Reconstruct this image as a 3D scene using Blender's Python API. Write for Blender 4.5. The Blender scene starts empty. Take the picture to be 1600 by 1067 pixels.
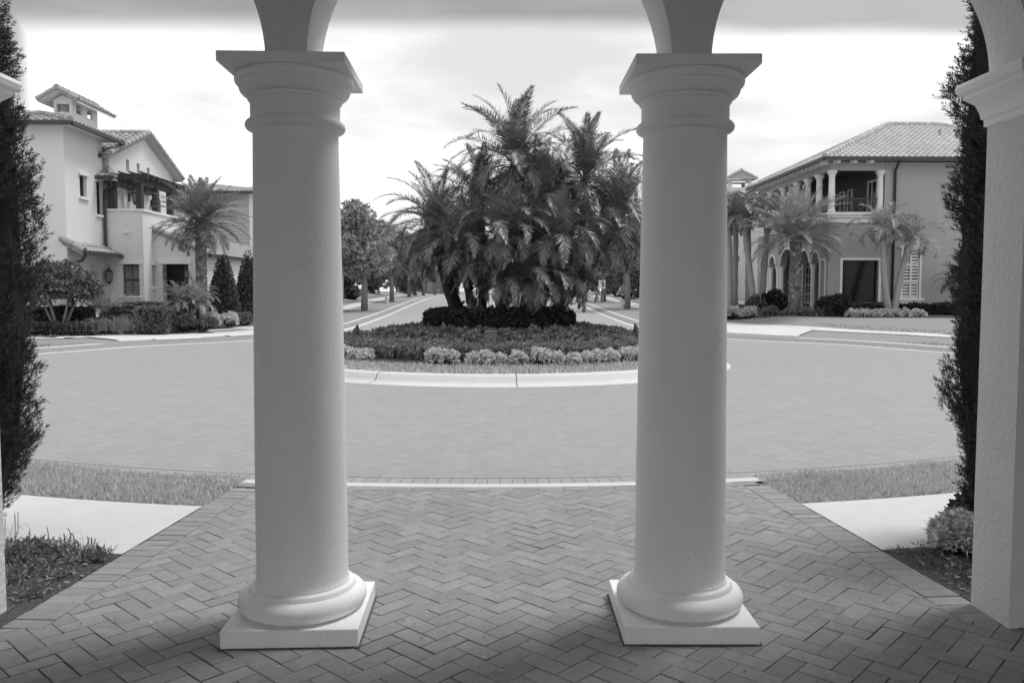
import bpy, math, random
import numpy as np
from mathutils import Vector, Matrix
PI = math.pi
C = bpy.context.scene.collection
random.seed(7)
RNG = np.random.default_rng(11)

# ------------------------------------------------------------------ camera, sky, sun, exposure
cam_d = bpy.data.cameras.new('camera')
cam = bpy.data.objects.new('camera', cam_d)
C.objects.link(cam)
cam_d.sensor_width = 36.0
cam_d.lens = 28.8
cam_d.clip_start = 0.05
cam_d.clip_end = 4000
EYE = 1.55
cam.location = (0, 0, EYE)
cam.rotation_euler = (PI/2 - math.atan(78.5/1280), 0, -math.atan(25/1280))
bpy.context.scene.camera = cam

SUN_ELEV, SUN_AZ = math.radians(64), math.radians(64)     # azimuth measured from +Y towards +X
world = bpy.data.worlds.new('World')
bpy.context.scene.world = world
world.use_nodes = True
wn, wl = world.node_tree.nodes, world.node_tree.links
wn.clear()
def wnode(t, **k):
    n = wn.new(t)
    for a, v in k.items(): setattr(n, a, v)
    return n
sky = wnode('ShaderNodeTexSky', sky_type='NISHITA', sun_disc=False)
sky.sun_elevation = SUN_ELEV; sky.sun_rotation = SUN_AZ
bw = wnode('ShaderNodeRGBToBW'); wl.new(sky.outputs[0], bw.inputs[0])
tc = wnode('ShaderNodeTexCoord')
sep = wnode('ShaderNodeSeparateXYZ'); wl.new(tc.outputs['Generated'], sep.inputs[0])
def wmath(op, a, b=None, c=None):
    n = wnode('ShaderNodeMath', operation=op)
    for i, v in enumerate((a, b, c)):
        if v is None: continue
        if isinstance(v, (int, float)): n.inputs[i].default_value = v
        else: wl.new(v, n.inputs[i])
    return n.outputs[0]
def wramp(v, a, b, lo, hi, smooth=True):
    n = wnode('ShaderNodeMapRange', interpolation_type='SMOOTHSTEP' if smooth else 'LINEAR')
    wl.new(v, n.inputs[0])
    for i, x in enumerate((a, b, lo, hi)): n.inputs[1+i].default_value = x
    return n.outputs[0]
mp = wnode('ShaderNodeMapping'); mp.inputs['Scale'].default_value = (1.6, 1.6, 6.0)
wl.new(tc.outputs['Generated'], mp.inputs[0])
nz = wnode('ShaderNodeTexNoise'); nz.inputs['Scale'].default_value = 1.7; nz.inputs['Detail'].default_value = 6
wl.new(mp.outputs[0], nz.inputs['Vector'])
cloud = wramp(nz.outputs[0], .34, .62, 8.5, 13.0)          # pale overcast layer, soft lumps
wob = wmath('MULTIPLY', wmath('SUBTRACT', nz.outputs[0], .5), .045)
elev = wmath('ADD', wmath('DIVIDE', sep.outputs[2], wmath('MAXIMUM', sep.outputs[1], .05)), wob)
top_vignette = wmath('MULTIPLY', wramp(elev, .300, .330, 0, 1), wramp(sep.outputs[2], .5, .66, 1, 0))   # added vignette, darkening the sky along the top of the view
az = wmath('DIVIDE', sep.outputs[0], wmath('MAXIMUM', sep.outputs[1], .05))
side = wmath('MULTIPLY', wramp(az, -.57, -.545, 1, 0), wramp(az, -1.2, -.75, 0, 1))  # left margin of the same added vignette
side = wmath('MULTIPLY', side, wramp(sep.outputs[2], .06, .2, 0, 1))
dark = wmath('MAXIMUM', top_vignette, side)
dark = wmath('MULTIPLY', dark, wramp(sep.outputs[1], 0.0, .35, 0, 1))
cl2 = wmath('MULTIPLY', cloud, wmath('SUBTRACT', 1.0, wmath('MULTIPLY', dark, .56)))
mixv = wmath('ADD', wmath('MULTIPLY', bw.outputs[0], .12), wmath('MULTIPLY', cl2, .88))
bg = wnode('ShaderNodeBackground'); bg.inputs['Strength'].default_value = 0.1
wl.new(mixv, bg.inputs['Color'])
wo = wnode('ShaderNodeOutputWorld'); wl.new(bg.outputs[0], wo.inputs[0])

sun_d = bpy.data.lights.new('sun', 'SUN')
sun_d.energy = 2.3
sun_d.angle = math.radians(18)
sun_d.color = (1, 1, 1)
sun = bpy.data.objects.new('sun', sun_d); C.objects.link(sun)
sv = Vector((math.sin(SUN_AZ)*math.cos(SUN_ELEV), math.cos(SUN_AZ)*math.cos(SUN_ELEV), math.sin(SUN_ELEV)))
sun.rotation_euler = sv.to_track_quat('Z', 'Y').to_euler()
sun.location = (30, 30, 60)
sc = bpy.context.scene
sc.view_settings.view_transform = 'Standard'
sc.view_settings.look = 'None'
sc.view_settings.exposure = 0.0
sc.view_settings.gamma = 1.0
sc.cycles.max_bounces = 8
sc.cycles.diffuse_bounces = 5
sc.cycles.use_denoising = True

# ------------------------------------------------------------------ materials (all grey: a black and white picture)
def mat(name, v, rough=.8, nscale=6, namp=.15, island=0, bump=0, bscale=60, spec=.3, pits=0, pitscale=55, trans=0, stretch=None, voro=False, mottle=0):
    m = bpy.data.materials.new(name); m.use_nodes = True
    nt = m.node_tree; N, L = nt.nodes, nt.links
    bs = N['Principled BSDF']
    bs.inputs['Roughness'].default_value = rough
    bs.inputs['Specular IOR Level'].default_value = spec
    def math_(op, a, b):
        n = N.new('ShaderNodeMath'); n.operation = op
        for i, x in enumerate((a, b)):
            if isinstance(x, (int, float)): n.inputs[i].default_value = x
            else: L.new(x, n.inputs[i])
        return n.outputs[0]
    tc = N.new('ShaderNodeTexCoord'); co = tc.outputs['Object']
    if stretch:
        mp = N.new('ShaderNodeMapping'); mp.inputs['Scale'].default_value = stretch
        L.new(co, mp.inputs[0]); co = mp.outputs[0]
    nz = N.new('ShaderNodeTexNoise'); nz.inputs['Scale'].default_value = nscale; nz.inputs['Detail'].default_value = 5
    L.new(co, nz.inputs['Vector'])
    val = math_('ADD', 1.0, math_('MULTIPLY', math_('SUBTRACT', nz.outputs[0], .5), 2*namp))
    if mottle:
        n2 = N.new('ShaderNodeTexNoise'); n2.inputs['Scale'].default_value = nscale*.13; n2.inputs['Detail'].default_value = 4
        L.new(co, n2.inputs['Vector'])
        val = math_('MULTIPLY', val, math_('ADD', 1.0, math_('MULTIPLY', math_('SUBTRACT', n2.outputs[0], .5), 2*mottle)))
    if island:
        g = N.new('ShaderNodeNewGeometry')
        val = math_('MULTIPLY', val, math_('ADD', 1.0, math_('MULTIPLY', math_('SUBTRACT', g.outputs['Random Per Island'], .5), 2*island)))
    if pits:
        vo = N.new('ShaderNodeTexVoronoi'); vo.inputs['Scale'].default_value = pitscale
        L.new(co, vo.inputs['Vector'])
        n3 = N.new('ShaderNodeTexNoise'); n3.inputs['Scale'].default_value = 9; L.new(co, n3.inputs['Vector'])
        pit = math_('LESS_THAN', vo.outputs['Distance'], math_('MULTIPLY', math_('SUBTRACT', n3.outputs[0], .42), .62))
        val = math_('MULTIPLY', val, math_('SUBTRACT', 1.0, math_('MULTIPLY', pit, pits)))
    val = math_('MULTIPLY', val, v)
    cb = N.new('ShaderNodeCombineColor')
    for i in range(3): L.new(val, cb.inputs[i])
    L.new(cb.outputs[0], bs.inputs['Base Color'])
    if bump:
        if voro:
            b2 = N.new('ShaderNodeTexVoronoi'); b2.inputs['Scale'].default_value = bscale; bo = b2.outputs['Distance']
        else:
            b2 = N.new('ShaderNodeTexNoise'); b2.inputs['Scale'].default_value = bscale; b2.inputs['Detail'].default_value = 4; bo = b2.outputs[0]
        L.new(co, b2.inputs['Vector'])
        bp = N.new('ShaderNodeBump'); bp.inputs['Strength'].default_value = 1.0; bp.inputs['Distance'].default_value = bump
        L.new(bo, bp.inputs['Height']); L.new(bp.outputs[0], bs.inputs['Normal'])
    if trans:
        tr = N.new('ShaderNodeBsdfTranslucent'); L.new(cb.outputs[0], tr.inputs['Color'])
        mx = N.new('ShaderNodeMixShader'); mx.inputs[0].default_value = trans
        L.new(bs.outputs[0], mx.inputs[1]); L.new(tr.outputs[0], mx.inputs[2])
        L.new(mx.outputs[0], N['Material Output'].inputs[0])
    return m
def glass_mat(name, v=.02, rough=.06, spec=.5):
    m = bpy.data.materials.new(name); m.use_nodes = True
    b = m.node_tree.nodes['Principled BSDF']
    b.inputs['Base Color'].default_value = (v, v, v, 1); b.inputs['Roughness'].default_value = rough
    b.inputs['Specular IOR Level'].default_value = spec
    return m
M = dict(
    cast=mat('cast_stone', .86, .85, 5, .07, stretch=(1, 1, .45), pits=.3, pitscale=75, bump=.0018, bscale=120, mottle=.18),
    plaster=mat('rough_plaster', .68, .9, 5, .06, bump=.011, bscale=34, mottle=.06),
    archwall=mat('arch_plaster', .62, .9, 6, .08, bump=.004, bscale=38, mottle=.08),
    backwall=mat('shaded_wall', .6, .9),
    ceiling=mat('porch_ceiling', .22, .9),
    brick=mat('walk_brick', .27, .85, 120, .30, island=.10, bump=.003, bscale=200, mottle=.2),
    streetbrick=mat('street_brick', .305, .85, 26, .05, island=.05, mottle=.03),
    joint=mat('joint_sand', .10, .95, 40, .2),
    streetjoint=mat('street_joint', .305, .95, 40, .1),
    street=mat('street_surface', .315, .9, 2.2, .05, mottle=.06),
    concrete=mat('concrete', .56, .85, 7, .07, bump=.0015, bscale=120, mottle=.10),
    kerb=mat('kerb_concrete', .56, .85, 4, .09, mottle=.12),
    gutter=mat('gutter_concrete', .58, .85, 4, .1, mottle=.1),
    lawn=mat('lawn', .28, .95, 26, .22, bump=.03, bscale=45, mottle=.12),
    blade=mat('grass_blade', .58, .7, 3, .1, island=.4, trans=.25),
    blade_far=mat('far_grass_blade', .36, .8, 3, .1, island=.3),
    mulch=mat('mulch', .085, .95, 40, .5, bump=.03, bscale=40),
    chip=mat('mulch_chip', .17, .9, 20, .2, island=.8),
    palm=mat('palm_leaf', .155, .36, 3, .15, island=.6, spec=.8, trans=.12),
    palm_pale=mat('pale_palm_leaf', .34, .45, 3, .15, island=.4, spec=.6, trans=.2),
    palm_mid=mat('mid_palm_leaf', .2, .45, 3, .15, island=.4, spec=.6, trans=.2),
    rachis=mat('palm_stalk', .20, .6),
    trunk_dark=mat('fibrous_trunk', .045, .95, 14, .5, bump=.03, bscale=25),
    trunk_boot=mat('boot_trunk', .20, .9, 10, .35, island=.65, bump=.01, bscale=40),
    trunk_pale=mat('pale_ringed_trunk', .30, .85, 3, .2, stretch=(1, 1, 7), mottle=.1),
    bark=mat('tree_bark', .22, .9, 8, .25),
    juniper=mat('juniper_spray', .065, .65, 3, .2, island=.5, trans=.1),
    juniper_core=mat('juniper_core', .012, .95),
    tree=mat('tree_leaf', .36, .6, 2, .12, island=.45, trans=.2),
    tree_dark=mat('dark_tree_leaf', .22, .6, 2, .12, island=.45, trans=.15),
    hedge=mat('hedge_leaf', .17, .55, 2, .15, island=.5, trans=.12),
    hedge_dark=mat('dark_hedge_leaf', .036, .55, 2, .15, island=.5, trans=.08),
    hedge_mid=mat('shrub_leaf', .11, .55, 2, .15, island=.5, trans=.1),
    hedge_pale=mat('pale_shrub_leaf', .60, .6, 2, .15, island=.45, trans=.15),
    cover=mat('cover_leaf', .18, .6, 2, .15, island=.5, trans=.15),
    cover_fine=mat('fine_cover_leaf', .25, .6, 2, .15, island=.5, trans=.15),
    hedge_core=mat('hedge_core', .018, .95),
    petal=mat('white_petal', .82, .6, 3, .03, island=.1, trans=.2),
    wall_l=mat('pale_stucco', .72, .9, 3, .05, bump=.004, bscale=30, mottle=.08, stretch=(1, 1, .3)),
    wall_r=mat('grey_stucco', .385, .9, 3, .05, bump=.004, bscale=30, mottle=.09, stretch=(1, 1, .3)),
    siding=mat('siding', .42, .8, 3, .04),
    trim=mat('white_trim', .80, .6, 4, .03),
    tile=mat('roof_tile', .31, .8, 3, .12, island=.12, mottle=.12),
    tile_pale=mat('pale_roof_tile', .45, .8, 3, .12, island=.1, mottle=.12),
    tile_mid=mat('weathered_roof_tile', .33, .8, 3, .14, island=.14, mottle=.16),
    darkmetal=mat('dark_metal', .045, .5, 5, .1, spec=.5),
    darkwood=mat('dark_wood', .05, .6, 6, .2, stretch=(3, 3, 1)),
    glass=glass_mat('window_glass'),
    glass_soft=glass_mat('soft_window_glass', .012, .14, .22),
    blind=mat('window_blind', .38, .6),
    shade=mat('dark_blind', .10, .6),
    loggia=mat('shaded_lining', .10, .8),  # balcony lining, with the shade of the recess put into its colour
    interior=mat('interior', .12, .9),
    door=mat('painted_door', .62, .6),
    darkdoor=mat('dark_door', .012, .5),
    lamp=glass_mat('lamp_glass', .25, .2),
    utility=mat('utility_box_paint', .075, .6),
    pale=mat('pale_plastic', .55, .6),
    signface=mat('sign_face', .82, .5, 3, .02),
    signink=mat('sign_ink', .25, .6),
    fence=mat('fence_board', .16, .8, 4, .15),
)

# ------------------------------------------------------------------ mesh helpers
class MB:
    def __init__(s): s.v = []; s.f = []
    def add(s, vs, fs):
        o = len(s.v); s.v += [tuple(p) for p in vs]; s.f += [tuple(i+o for i in f) for f in fs]
    def box(s, x0, x1, y0, y1, z0, z1):
        s.add([(x0,y0,z0),(x1,y0,z0),(x1,y1,z0),(x0,y1,z0),(x0,y0,z1),(x1,y0,z1),(x1,y1,z1),(x0,y1,z1)],
              [(0,3,2,1),(4,5,6,7),(0,1,5,4),(1,2,6,5),(2,3,7,6),(3,0,4,7)])
    def hexa(s, p):     # 8 corners, bottom loop then top loop
        s.add(p, [(0,3,2,1),(4,5,6,7),(0,1,5,4),(1,2,6,5),(2,3,7,6),(3,0,4,7)])
    def beam(s, a, b, w, h):
        a, b = Vector(a), Vector(b); d = (b-a).normalized()
        u = d.cross(Vector((0,0,1)))
        u = u.normalized() if u.length > 1e-4 else Vector((1,0,0))
        n = u.cross(d).normalized()
        q = [a-u*w/2-n*h/2, a+u*w/2-n*h/2, b+u*w/2-n*h/2, b-u*w/2-n*h/2]
        s.hexa(q + [p+n*h for p in q])
    def tube(s, pts, rad, n=8, cap=True):
        pts = [Vector(p) for p in pts]; m = len(pts); o = len(s.v)
        ref = Vector((.31,.2,.93)) if abs((pts[-1]-pts[0]).normalized().z) < .9 else Vector((1,.1,0))
        for i, p in enumerate(pts):
            d = (pts[min(i+1,m-1)]-pts[max(i-1,0)]).normalized()
            u = d.cross(ref).normalized(); w = d.cross(u)
            r = rad[i] if isinstance(rad, (list, tuple)) else rad
            for k in range(n):
                a = 2*PI*k/n; s.v.append(tuple(p + u*r*math.cos(a) + w*r*math.sin(a)))
        for i in range(m-1):
            for k in range(n):
                a, b = o+i*n+k, o+i*n+(k+1) % n
                s.f.append((a, a+n, b+n, b))
        if cap:
            s.f.append(tuple(range(o, o+n))); s.f.append(tuple(range(o+(m-1)*n+n-1, o+(m-1)*n-1, -1)))
    def lathe(s, prof, cx, cy, n=48):
        o = len(s.v); m = len(prof)
        for r, z in prof:
            for k in range(n):
                a = 2*PI*k/n; s.v.append((cx+r*math.cos(a), cy+r*math.sin(a), z))
        for i in range(m-1):
            for k in range(n):
                a, b = o+i*n+k, o+i*n+(k+1) % n
                s.f.append((a, b, b+n, a+n))
        s.f.append(tuple(range(o+n-1, o-1, -1))); s.f.append(tuple(range(o+(m-1)*n, o+m*n)))
    def build(s, name, m, parent=None, smooth=False, bevel=0):
        org = root_loc(parent)
        me = bpy.data.meshes.new(name)
        v = np.array(s.v, dtype=float) - np.array(org)
        me.from_pydata(v.tolist(), [], s.f); me.materials.append(m)
        return link(name, me, parent, smooth, bevel)
def root_loc(p):
    o = Vector((0,0,0))
    while p is not None: o = o + p.location; p = p.parent
    return o
def link(name, me, parent=None, smooth=False, bevel=0):
    o = bpy.data.objects.new(name, me); C.objects.link(o)
    if parent is not None: o.parent = parent
    if smooth is True: me.polygons.foreach_set('use_smooth', [True]*len(me.polygons))
    elif smooth:
        me.polygons.foreach_set('use_smooth', [True]*len(me.polygons))
        me.set_sharp_from_angle(angle=math.radians(smooth))
    if bevel:
        b = o.modifiers.new('bevel', 'BEVEL'); b.width = bevel; b.segments = 2; b.limit_method = 'ANGLE'
    return o
def np_obj(name, v, f, m, parent=None, smooth=False):
    me = bpy.data.meshes.new(name)
    me.from_pydata(np.asarray(v).tolist(), [], f.tolist() if isinstance(f, np.ndarray) else [tuple(int(i) for i in q) for q in f])
    for k in (m if isinstance(m, (list, tuple)) else [m]): me.materials.append(k)
    return link(name, me, parent, smooth)
def tag(o, label, cat, group=None, kind=None):
    o['label'] = label; o['category'] = cat
    if group: o['group'] = group
    if kind: o['kind'] = kind
    return o
def thing(name, label, cat, loc=(0,0,0), rz=0, group=None):
    o = bpy.data.objects.new(name, None); C.objects.link(o)
    o.location = loc; o.rotation_euler = (0, 0, rz); o.empty_display_size = .3
    return tag(o, label, cat, group)
def struct(o, kind='structure', label=None):
    o['kind'] = kind
    if label: o['label'] = label
    return o
def dup(root, loc, rz=0, scale=1, label=None, group=None):
    def cp(o, par):
        c = o.copy(); C.objects.link(c)
        if par is not None: c.parent = par
        for ch in o.children: cp(ch, c)
        return c
    r = cp(root, None); r.location = loc; r.rotation_euler = (0, 0, rz)
    r.scale = (scale,)*3 if not isinstance(scale, tuple) else scale
    if label: r['label'] = label
    if group: r['group'] = group
    return r

# ------------------------------------------------------------------ foliage helpers
def diamonds(P, D, S, L, W, fold=0.0):
    """leaf-sized kite faces: base P, direction D, side S"""
    P, D, S = (np.asarray(x, float) for x in (P, D, S))
    L = np.asarray(L, float).reshape(-1, 1); W = np.asarray(W, float).reshape(-1, 1)
    n = len(P); v = np.empty((n, 4, 3))
    v[:,0] = P; mid = P + D*L*.42
    v[:,1] = mid + S*W*.5; v[:,2] = P + D*L; v[:,3] = mid - S*W*.5
    return v.reshape(-1, 3), np.arange(n*4).reshape(n, 4)
def unit(a):
    return a / np.maximum(np.linalg.norm(a, axis=-1, keepdims=True), 1e-9)
def rdir(n, rng=RNG):
    return unit(rng.normal(size=(n, 3)))
def inst(templates, P, D, scale, rng=RNG):
    """merge transformed copies of small leaf templates (x axis -> D) into one vertex/face array"""
    P = np.asarray(P, float); D = unit(np.asarray(D, float)); n = len(P)
    S = unit(np.cross(D, rdir(n, rng))); U = np.cross(D, S)
    sc_ = np.broadcast_to(np.asarray(scale, float), (n,))
    which = rng.integers(0, len(templates), n)
    V, F, o = [], [], 0
    for t, (tv, tf) in enumerate(templates):
        i = np.where(which == t)[0]
        if not len(i): continue
        w = P[i][:,None] + sc_[i][:,None,None]*(tv[None,:,0:1]*D[i][:,None] + tv[None,:,1:2]*S[i][:,None] + tv[None,:,2:3]*U[i][:,None])
        V.append(w.reshape(-1, 3))
        k = len(tv)
        F.append((tf[None] + (np.arange(len(i))*k)[:,None,None] + o).reshape(-1, tf.shape[1]))
        o += len(i)*k
    return np.concatenate(V), np.concatenate(F)
def clump_template(n, L, W, spread=.7, rng=RNG):
    d = rdir(n, rng); d[:,0] = np.abs(d[:,0])*.8+.2; d = unit(d)
    p = rdir(n, rng)*rng.random((n,1))*spread*L
    s = unit(np.cross(d, rdir(n, rng)))
    return diamonds(p, d, s, L*(.7+.6*rng.random(n)), W*(.7+.6*rng.random(n)))
def spray_template(n=26, L=1.0, rng=RNG):
    """feathery conifer twig: short scale shoots angled forward along a stem"""
    t = np.sort(rng.random(n))*.92
    a = rng.random(n)*2*PI
    ln = .46*(1-t*.65)*(.7+.5*rng.random(n))
    d = np.stack([np.full(n, 1.0), .75*np.cos(a), .75*np.sin(a)], 1); d = unit(d)
    p = np.stack([t*L, .08*np.sin(t*5+a[0]), .06*np.cos(t*4)], 1)
    s = unit(np.cross(d, rdir(n, rng)))
    return diamonds(p, d, s, ln*L, .046*L*np.ones(n))
LEAF = [clump_template(9, 1.0, .55) for _ in range(5)]
LEAF_S = [clump_template(6, 1.0, .5) for _ in range(4)]
SPRAY = [spray_template() for _ in range(8)]
NARROW = [clump_template(9, 1.0, .16) for _ in range(4)]
# ------------------------------------------------------------------ lie of the land
CX, CY, R_OUT, R_IN = 0.08, 18.14, 11.62, 4.96
def sstep(x, a, b):
    t = np.clip((np.asarray(x, float)-a)/(b-a), 0, 1); return t*t*(3-2*t)
def g_road(y): return 1.0*sstep(y, 27, 80)                 # the street climbs gently beyond the circle
def raise_(y): return -.004 + .104*sstep(y, 9, 14)
def g_out(x, y):
    r = np.hypot(np.asarray(x)-CX, np.asarray(y)-CY)
    return g_road(y) + raise_(y) + .32*sstep(r, 16.6, 20.5)*sstep(np.abs(x), 10.4, 12.6)*sstep(y, 16, 24)
def catmull(P, n=10):
    P = [np.array(p, float) for p in P]; P = [2*P[0]-P[1]] + P + [2*P[-1]-P[-2]]; out = []
    for i in range(1, len(P)-2):
        for k in range(n):
            t = k/n
            out.append(.5*((2*P[i]) + (P[i+1]-P[i-1])*t + (2*P[i-1]-5*P[i]+4*P[i+1]-P[i+2])*t*t + (3*P[i]-P[i-1]-3*P[i+1]+P[i+2])*t**3))
    out.append(P[-2]); return np.array(out)
def arc(a0, a1, r, n): 
    a = np.radians(np.linspace(a0, a1, n)); return np.stack([CX+r*np.cos(a), CY+r*np.sin(a)], 1)
far_l = catmull([(-11.2,20.5),(-9.95,23.2),(-8.05,25.35),(-6.75,27.4),(-6.05,30.0),(-5.85,34),(-5.8,45),(-5.8,80),(-5.8,165)])
far_r = catmull([(11.25,20.5),(9.95,23.5),(8.1,25.6),(6.75,27.6),(6.05,30.2),(5.85,34),(5.8,45),(5.8,80),(5.8,165)])
edge_l = np.concatenate([arc(258.8, 172, R_OUT, 60), far_l])     # from the walkway round to the street's end
edge_r = np.concatenate([arc(-78.8, 8, R_OUT, 60), far_r])
road_poly = np.concatenate([edge_l, edge_r[::-1]])
walk_poly = np.array([(-2.03,6.85),(-2.27,3.93),(-2.35,3.9),(-7,3.9),(-7,-9),(7,-9),(7,3.9),(2.36,3.9),(2.37,3.95),(2.13,6.85)])
def inside(poly, x, y):
    x, y = np.asarray(x, float), np.asarray(y, float); c = np.zeros(x.shape, bool)
    for (x0, y0), (x1, y1) in zip(poly, np.roll(poly, -1, 0)):
        if y0 == y1: continue
        c ^= ((y0 > y) != (y1 > y)) & (x < (x1-x0)*(y-y0)/(y1-y0)+x0)
    return c
def polydist(line, x, y):
    d = np.full(np.shape(x), 1e9)
    for (x0, y0), (x1, y1) in zip(line[:-1], line[1:]):
        dx, dy = x1-x0, y1-y0
        t = np.clip(((x-x0)*dx+(y-y0)*dy)/max(dx*dx+dy*dy, 1e-9), 0, 1)
        d = np.minimum(d, np.hypot(x-x0-t*dx, y-y0-t*dy))
    return d

# the ground: one sheet to the horizon, dipping under the roads
def axis(*segs):
    out = [np.arange(a, b, s) for a, b, s in segs]; return np.unique(np.round(np.concatenate(out), 4))
gx = axis((-1500,-100,200),(-100,-40,10),(-40,-18,1.5),(-18,18,.2),(18,40,1.5),(40,100,10),(100,1501,200))
gy = axis((-60,-9.5,5),(-9.5,3.5,.5),(3.5,36,.2),(36,80,1.0),(80,200,5),(200,2001,150))
GX, GY = np.meshgrid(gx, gy)
dr = np.minimum(polydist(edge_l, GX, GY), polydist(edge_r, GX, GY)); ins = inside(road_poly, GX, GY)
wp = polydist(np.concatenate([walk_poly, walk_poly[:1]]), GX, GY)
dw = np.where(inside(walk_poly, GX, GY), np.where(wp > .22, -1, .05+(.22-wp)*0+.3), .4)
d = np.minimum(np.where(ins, -1.0, dr), dw)
GZ = np.where(d < 0, g_road(GY)-.06, (g_road(GY)-.06) + (g_out(GX, GY)-g_road(GY)+.06)*sstep(d, .05, .34))
ny, nx = GX.shape
idx = np.arange(ny*nx).reshape(ny, nx)
struct(np_obj('ground', np.stack([GX.ravel(), GY.ravel(), GZ.ravel()], 1),
       np.stack([idx[:-1,:-1].ravel(), idx[:-1,1:].ravel(), idx[1:,1:].ravel(), idx[1:,:-1].ravel()], 1), M['lawn'], smooth=True))

def ribbon(name, line, w0, w1, dz, m, zf=None, nw=4):
    """a sheet following a path, offset w0..w1 to its left side"""
    line = np.asarray(line, float); t = np.gradient(line, axis=0); t = unit(t); nrm = np.stack([-t[:,1], t[:,0]], 1)
    V = []; F = []
    for p, n in zip(line, nrm):
        for k in range(nw+1):
            q = p + n*(w0+(w1-w0)*k/nw); z = (zf or g_out)(q[0], q[1])
            V.append((q[0], q[1], float(z)+dz))
    for i in range(len(line)-1):
        for k in range(nw):
            a = i*(nw+1)+k; F.append((a, a+nw+1, a+nw+2, a+1))
    return struct(np_obj(name, V, F, m, smooth=True))
def loft(name, A, B, n, m_, dz, mt, zf=None):
    def res(L, n):
        L = np.asarray(L, float); s = np.concatenate([[0], np.cumsum(np.linalg.norm(np.diff(L, axis=0), axis=1))])
        q = np.linspace(0, s[-1], n); return np.stack([np.interp(q, s, L[:,0]), np.interp(q, s, L[:,1])], 1)
    A, B = res(A, n), res(B, n); V = []; F = []
    for i in range(n):
        for k in range(m_+1):
            q = A[i]+(B[i]-A[i])*k/m_; V.append((q[0], q[1], float((zf or g_out)(q[0], q[1]))+(dz(k/m_) if callable(dz) else dz)))
    for i in range(n-1):
        for k in range(m_):
            a = i*(m_+1)+k; F.append((a, a+1, a+m_+2, a+m_+1))
    return struct(np_obj(name, V, F, mt, smooth=True))
def dropped(x, y):
    a = abs(float(x)); return 1-.88*float(sstep(y, 22.4, 23.4)*(1-sstep(y, 29.0, 30.2)))*(a < 11.5) if (x < 0) else 1-.88*float(sstep(y, 24.6, 25.6)*(1-sstep(y, 29.2, 30.4)))*(a < 11.5)
def sweep(name, line, prof, mt, side=1, base=None):
    """kerb profile (offset, height) swept along a path; heights on the road are 0, on the verge 1 = full kerb"""
    line = np.asarray(line, float); t = unit(np.gradient(line, axis=0)); nrm = np.stack([-t[:,1], t[:,0]], 1)*side
    V = []; F = []; k = len(prof)
    for p, n in zip(line, nrm):
        for o, hgt in prof:
            q = p+n*o; V.append((q[0], q[1], float(g_road(q[1])) + hgt(float(raise_(q[1]))*dropped(p[0], p[1]))))
    for i in range(len(line)-1):
        for j in range(k-1):
            a = i*k+j; F.append((a, a+1, a+k+1, a+k) if side < 0 else (a, a+k, a+k+1, a+1))
    return struct(np_obj(name, V, F, mt))

# paving of the circle and the street
struct(np_obj('roundabout_bed', [(-14,5.5,-.03),(14,5.5,-.03),(14,27.4,-.03),(-14,27.4,-.03)], [(0,1,2,3)], M['streetjoint']))
cs = MB()
ys = np.concatenate([np.arange(27, 84, 1.5), np.arange(84, 171, 8)])
for i, y in enumerate(ys):
    for x in (-8.5, 8.5): cs.v.append((x, y, float(g_road(y))-.012))
    if i: cs.f.append((2*i-2, 2*i-1, 2*i+1, 2*i))
struct(cs.build('street', M['street']))

def herring(planes, ang, ox, oy, z, ext, gap=.006, bevel=0.0, L=.2, jit=.0):
    """45 degree herringbone; planes(x, y) gives half-planes (px, py, nx, ny) that cut the bricks at an edge"""
    W = L/2; ca, sa = math.cos(ang), math.sin(ang); n = int(ext/W)
    gxx, gyy = np.meshgrid(np.arange(-n, n), np.arange(-n, n)); t = (gxx-gyy) % 4
    H = np.stack([gxx[t==0], gyy[t==0]], 1).astype(float); Vt = np.stack([gxx[t==3], gyy[t==3]], 1).astype(float)
    c = np.concatenate([H+[1,.5], Vt+[.5,1]])*W
    hx = np.concatenate([np.full(len(H), W), np.full(len(Vt), W/2)]); hy = np.concatenate([np.full(len(H), W/2), np.full(len(Vt), W)])
    wx = ox+c[:,0]*ca-c[:,1]*sa; wy = oy+c[:,0]*sa+c[:,1]*ca
    D = [(wx-px)*nx+(wy-py)*ny for px, py, nx, ny in planes(wx, wy)]
    k = np.all([d > -.125 for d in D], 0); cut = k & ~np.all([d > .125 for d in D], 0); k &= ~cut
    v, f = brickmesh(wx[k], wy[k], hx[k], hy[k], np.full(k.sum(), ang), z, gap, bevel, jit)
    v = list(map(tuple, v)); f = list(map(tuple, f))
    for i in np.where(cut)[0]:
        g = gap/2+bevel*.5
        P_ = [(wx[i]+sx*(hx[i]-g)*ca-sy*(hy[i]-g)*sa, wy[i]+sx*(hx[i]-g)*sa+sy*(hy[i]-g)*ca) for sx, sy in ((-1,-1),(1,-1),(1,1),(-1,1))]
        for px, py, nx, ny in planes(wx[i], wy[i]):
            Q = []
            for a, b in zip(P_, P_[1:]+P_[:1]):
                da, db = (a[0]-px)*nx+(a[1]-py)*ny, (b[0]-px)*nx+(b[1]-py)*ny
                if da >= 0: Q.append(a)
                if (da >= 0) != (db >= 0): Q.append((a[0]+(b[0]-a[0])*da/(da-db), a[1]+(b[1]-a[1])*da/(da-db)))
            P_ = Q
            if len(P_) < 3: break
        if len(P_) < 3: continue
        o = len(v); m = len(P_); v += [(x, y, z) for x, y in P_]; f.append(tuple(range(o, o+m)))
        if bevel:
            v += [(x, y, z-.03) for x, y in P_]; f += [(o+q, o+m+q, o+m+(q+1) % m, o+(q+1) % m) for q in range(m)]
    return v, f
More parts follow.
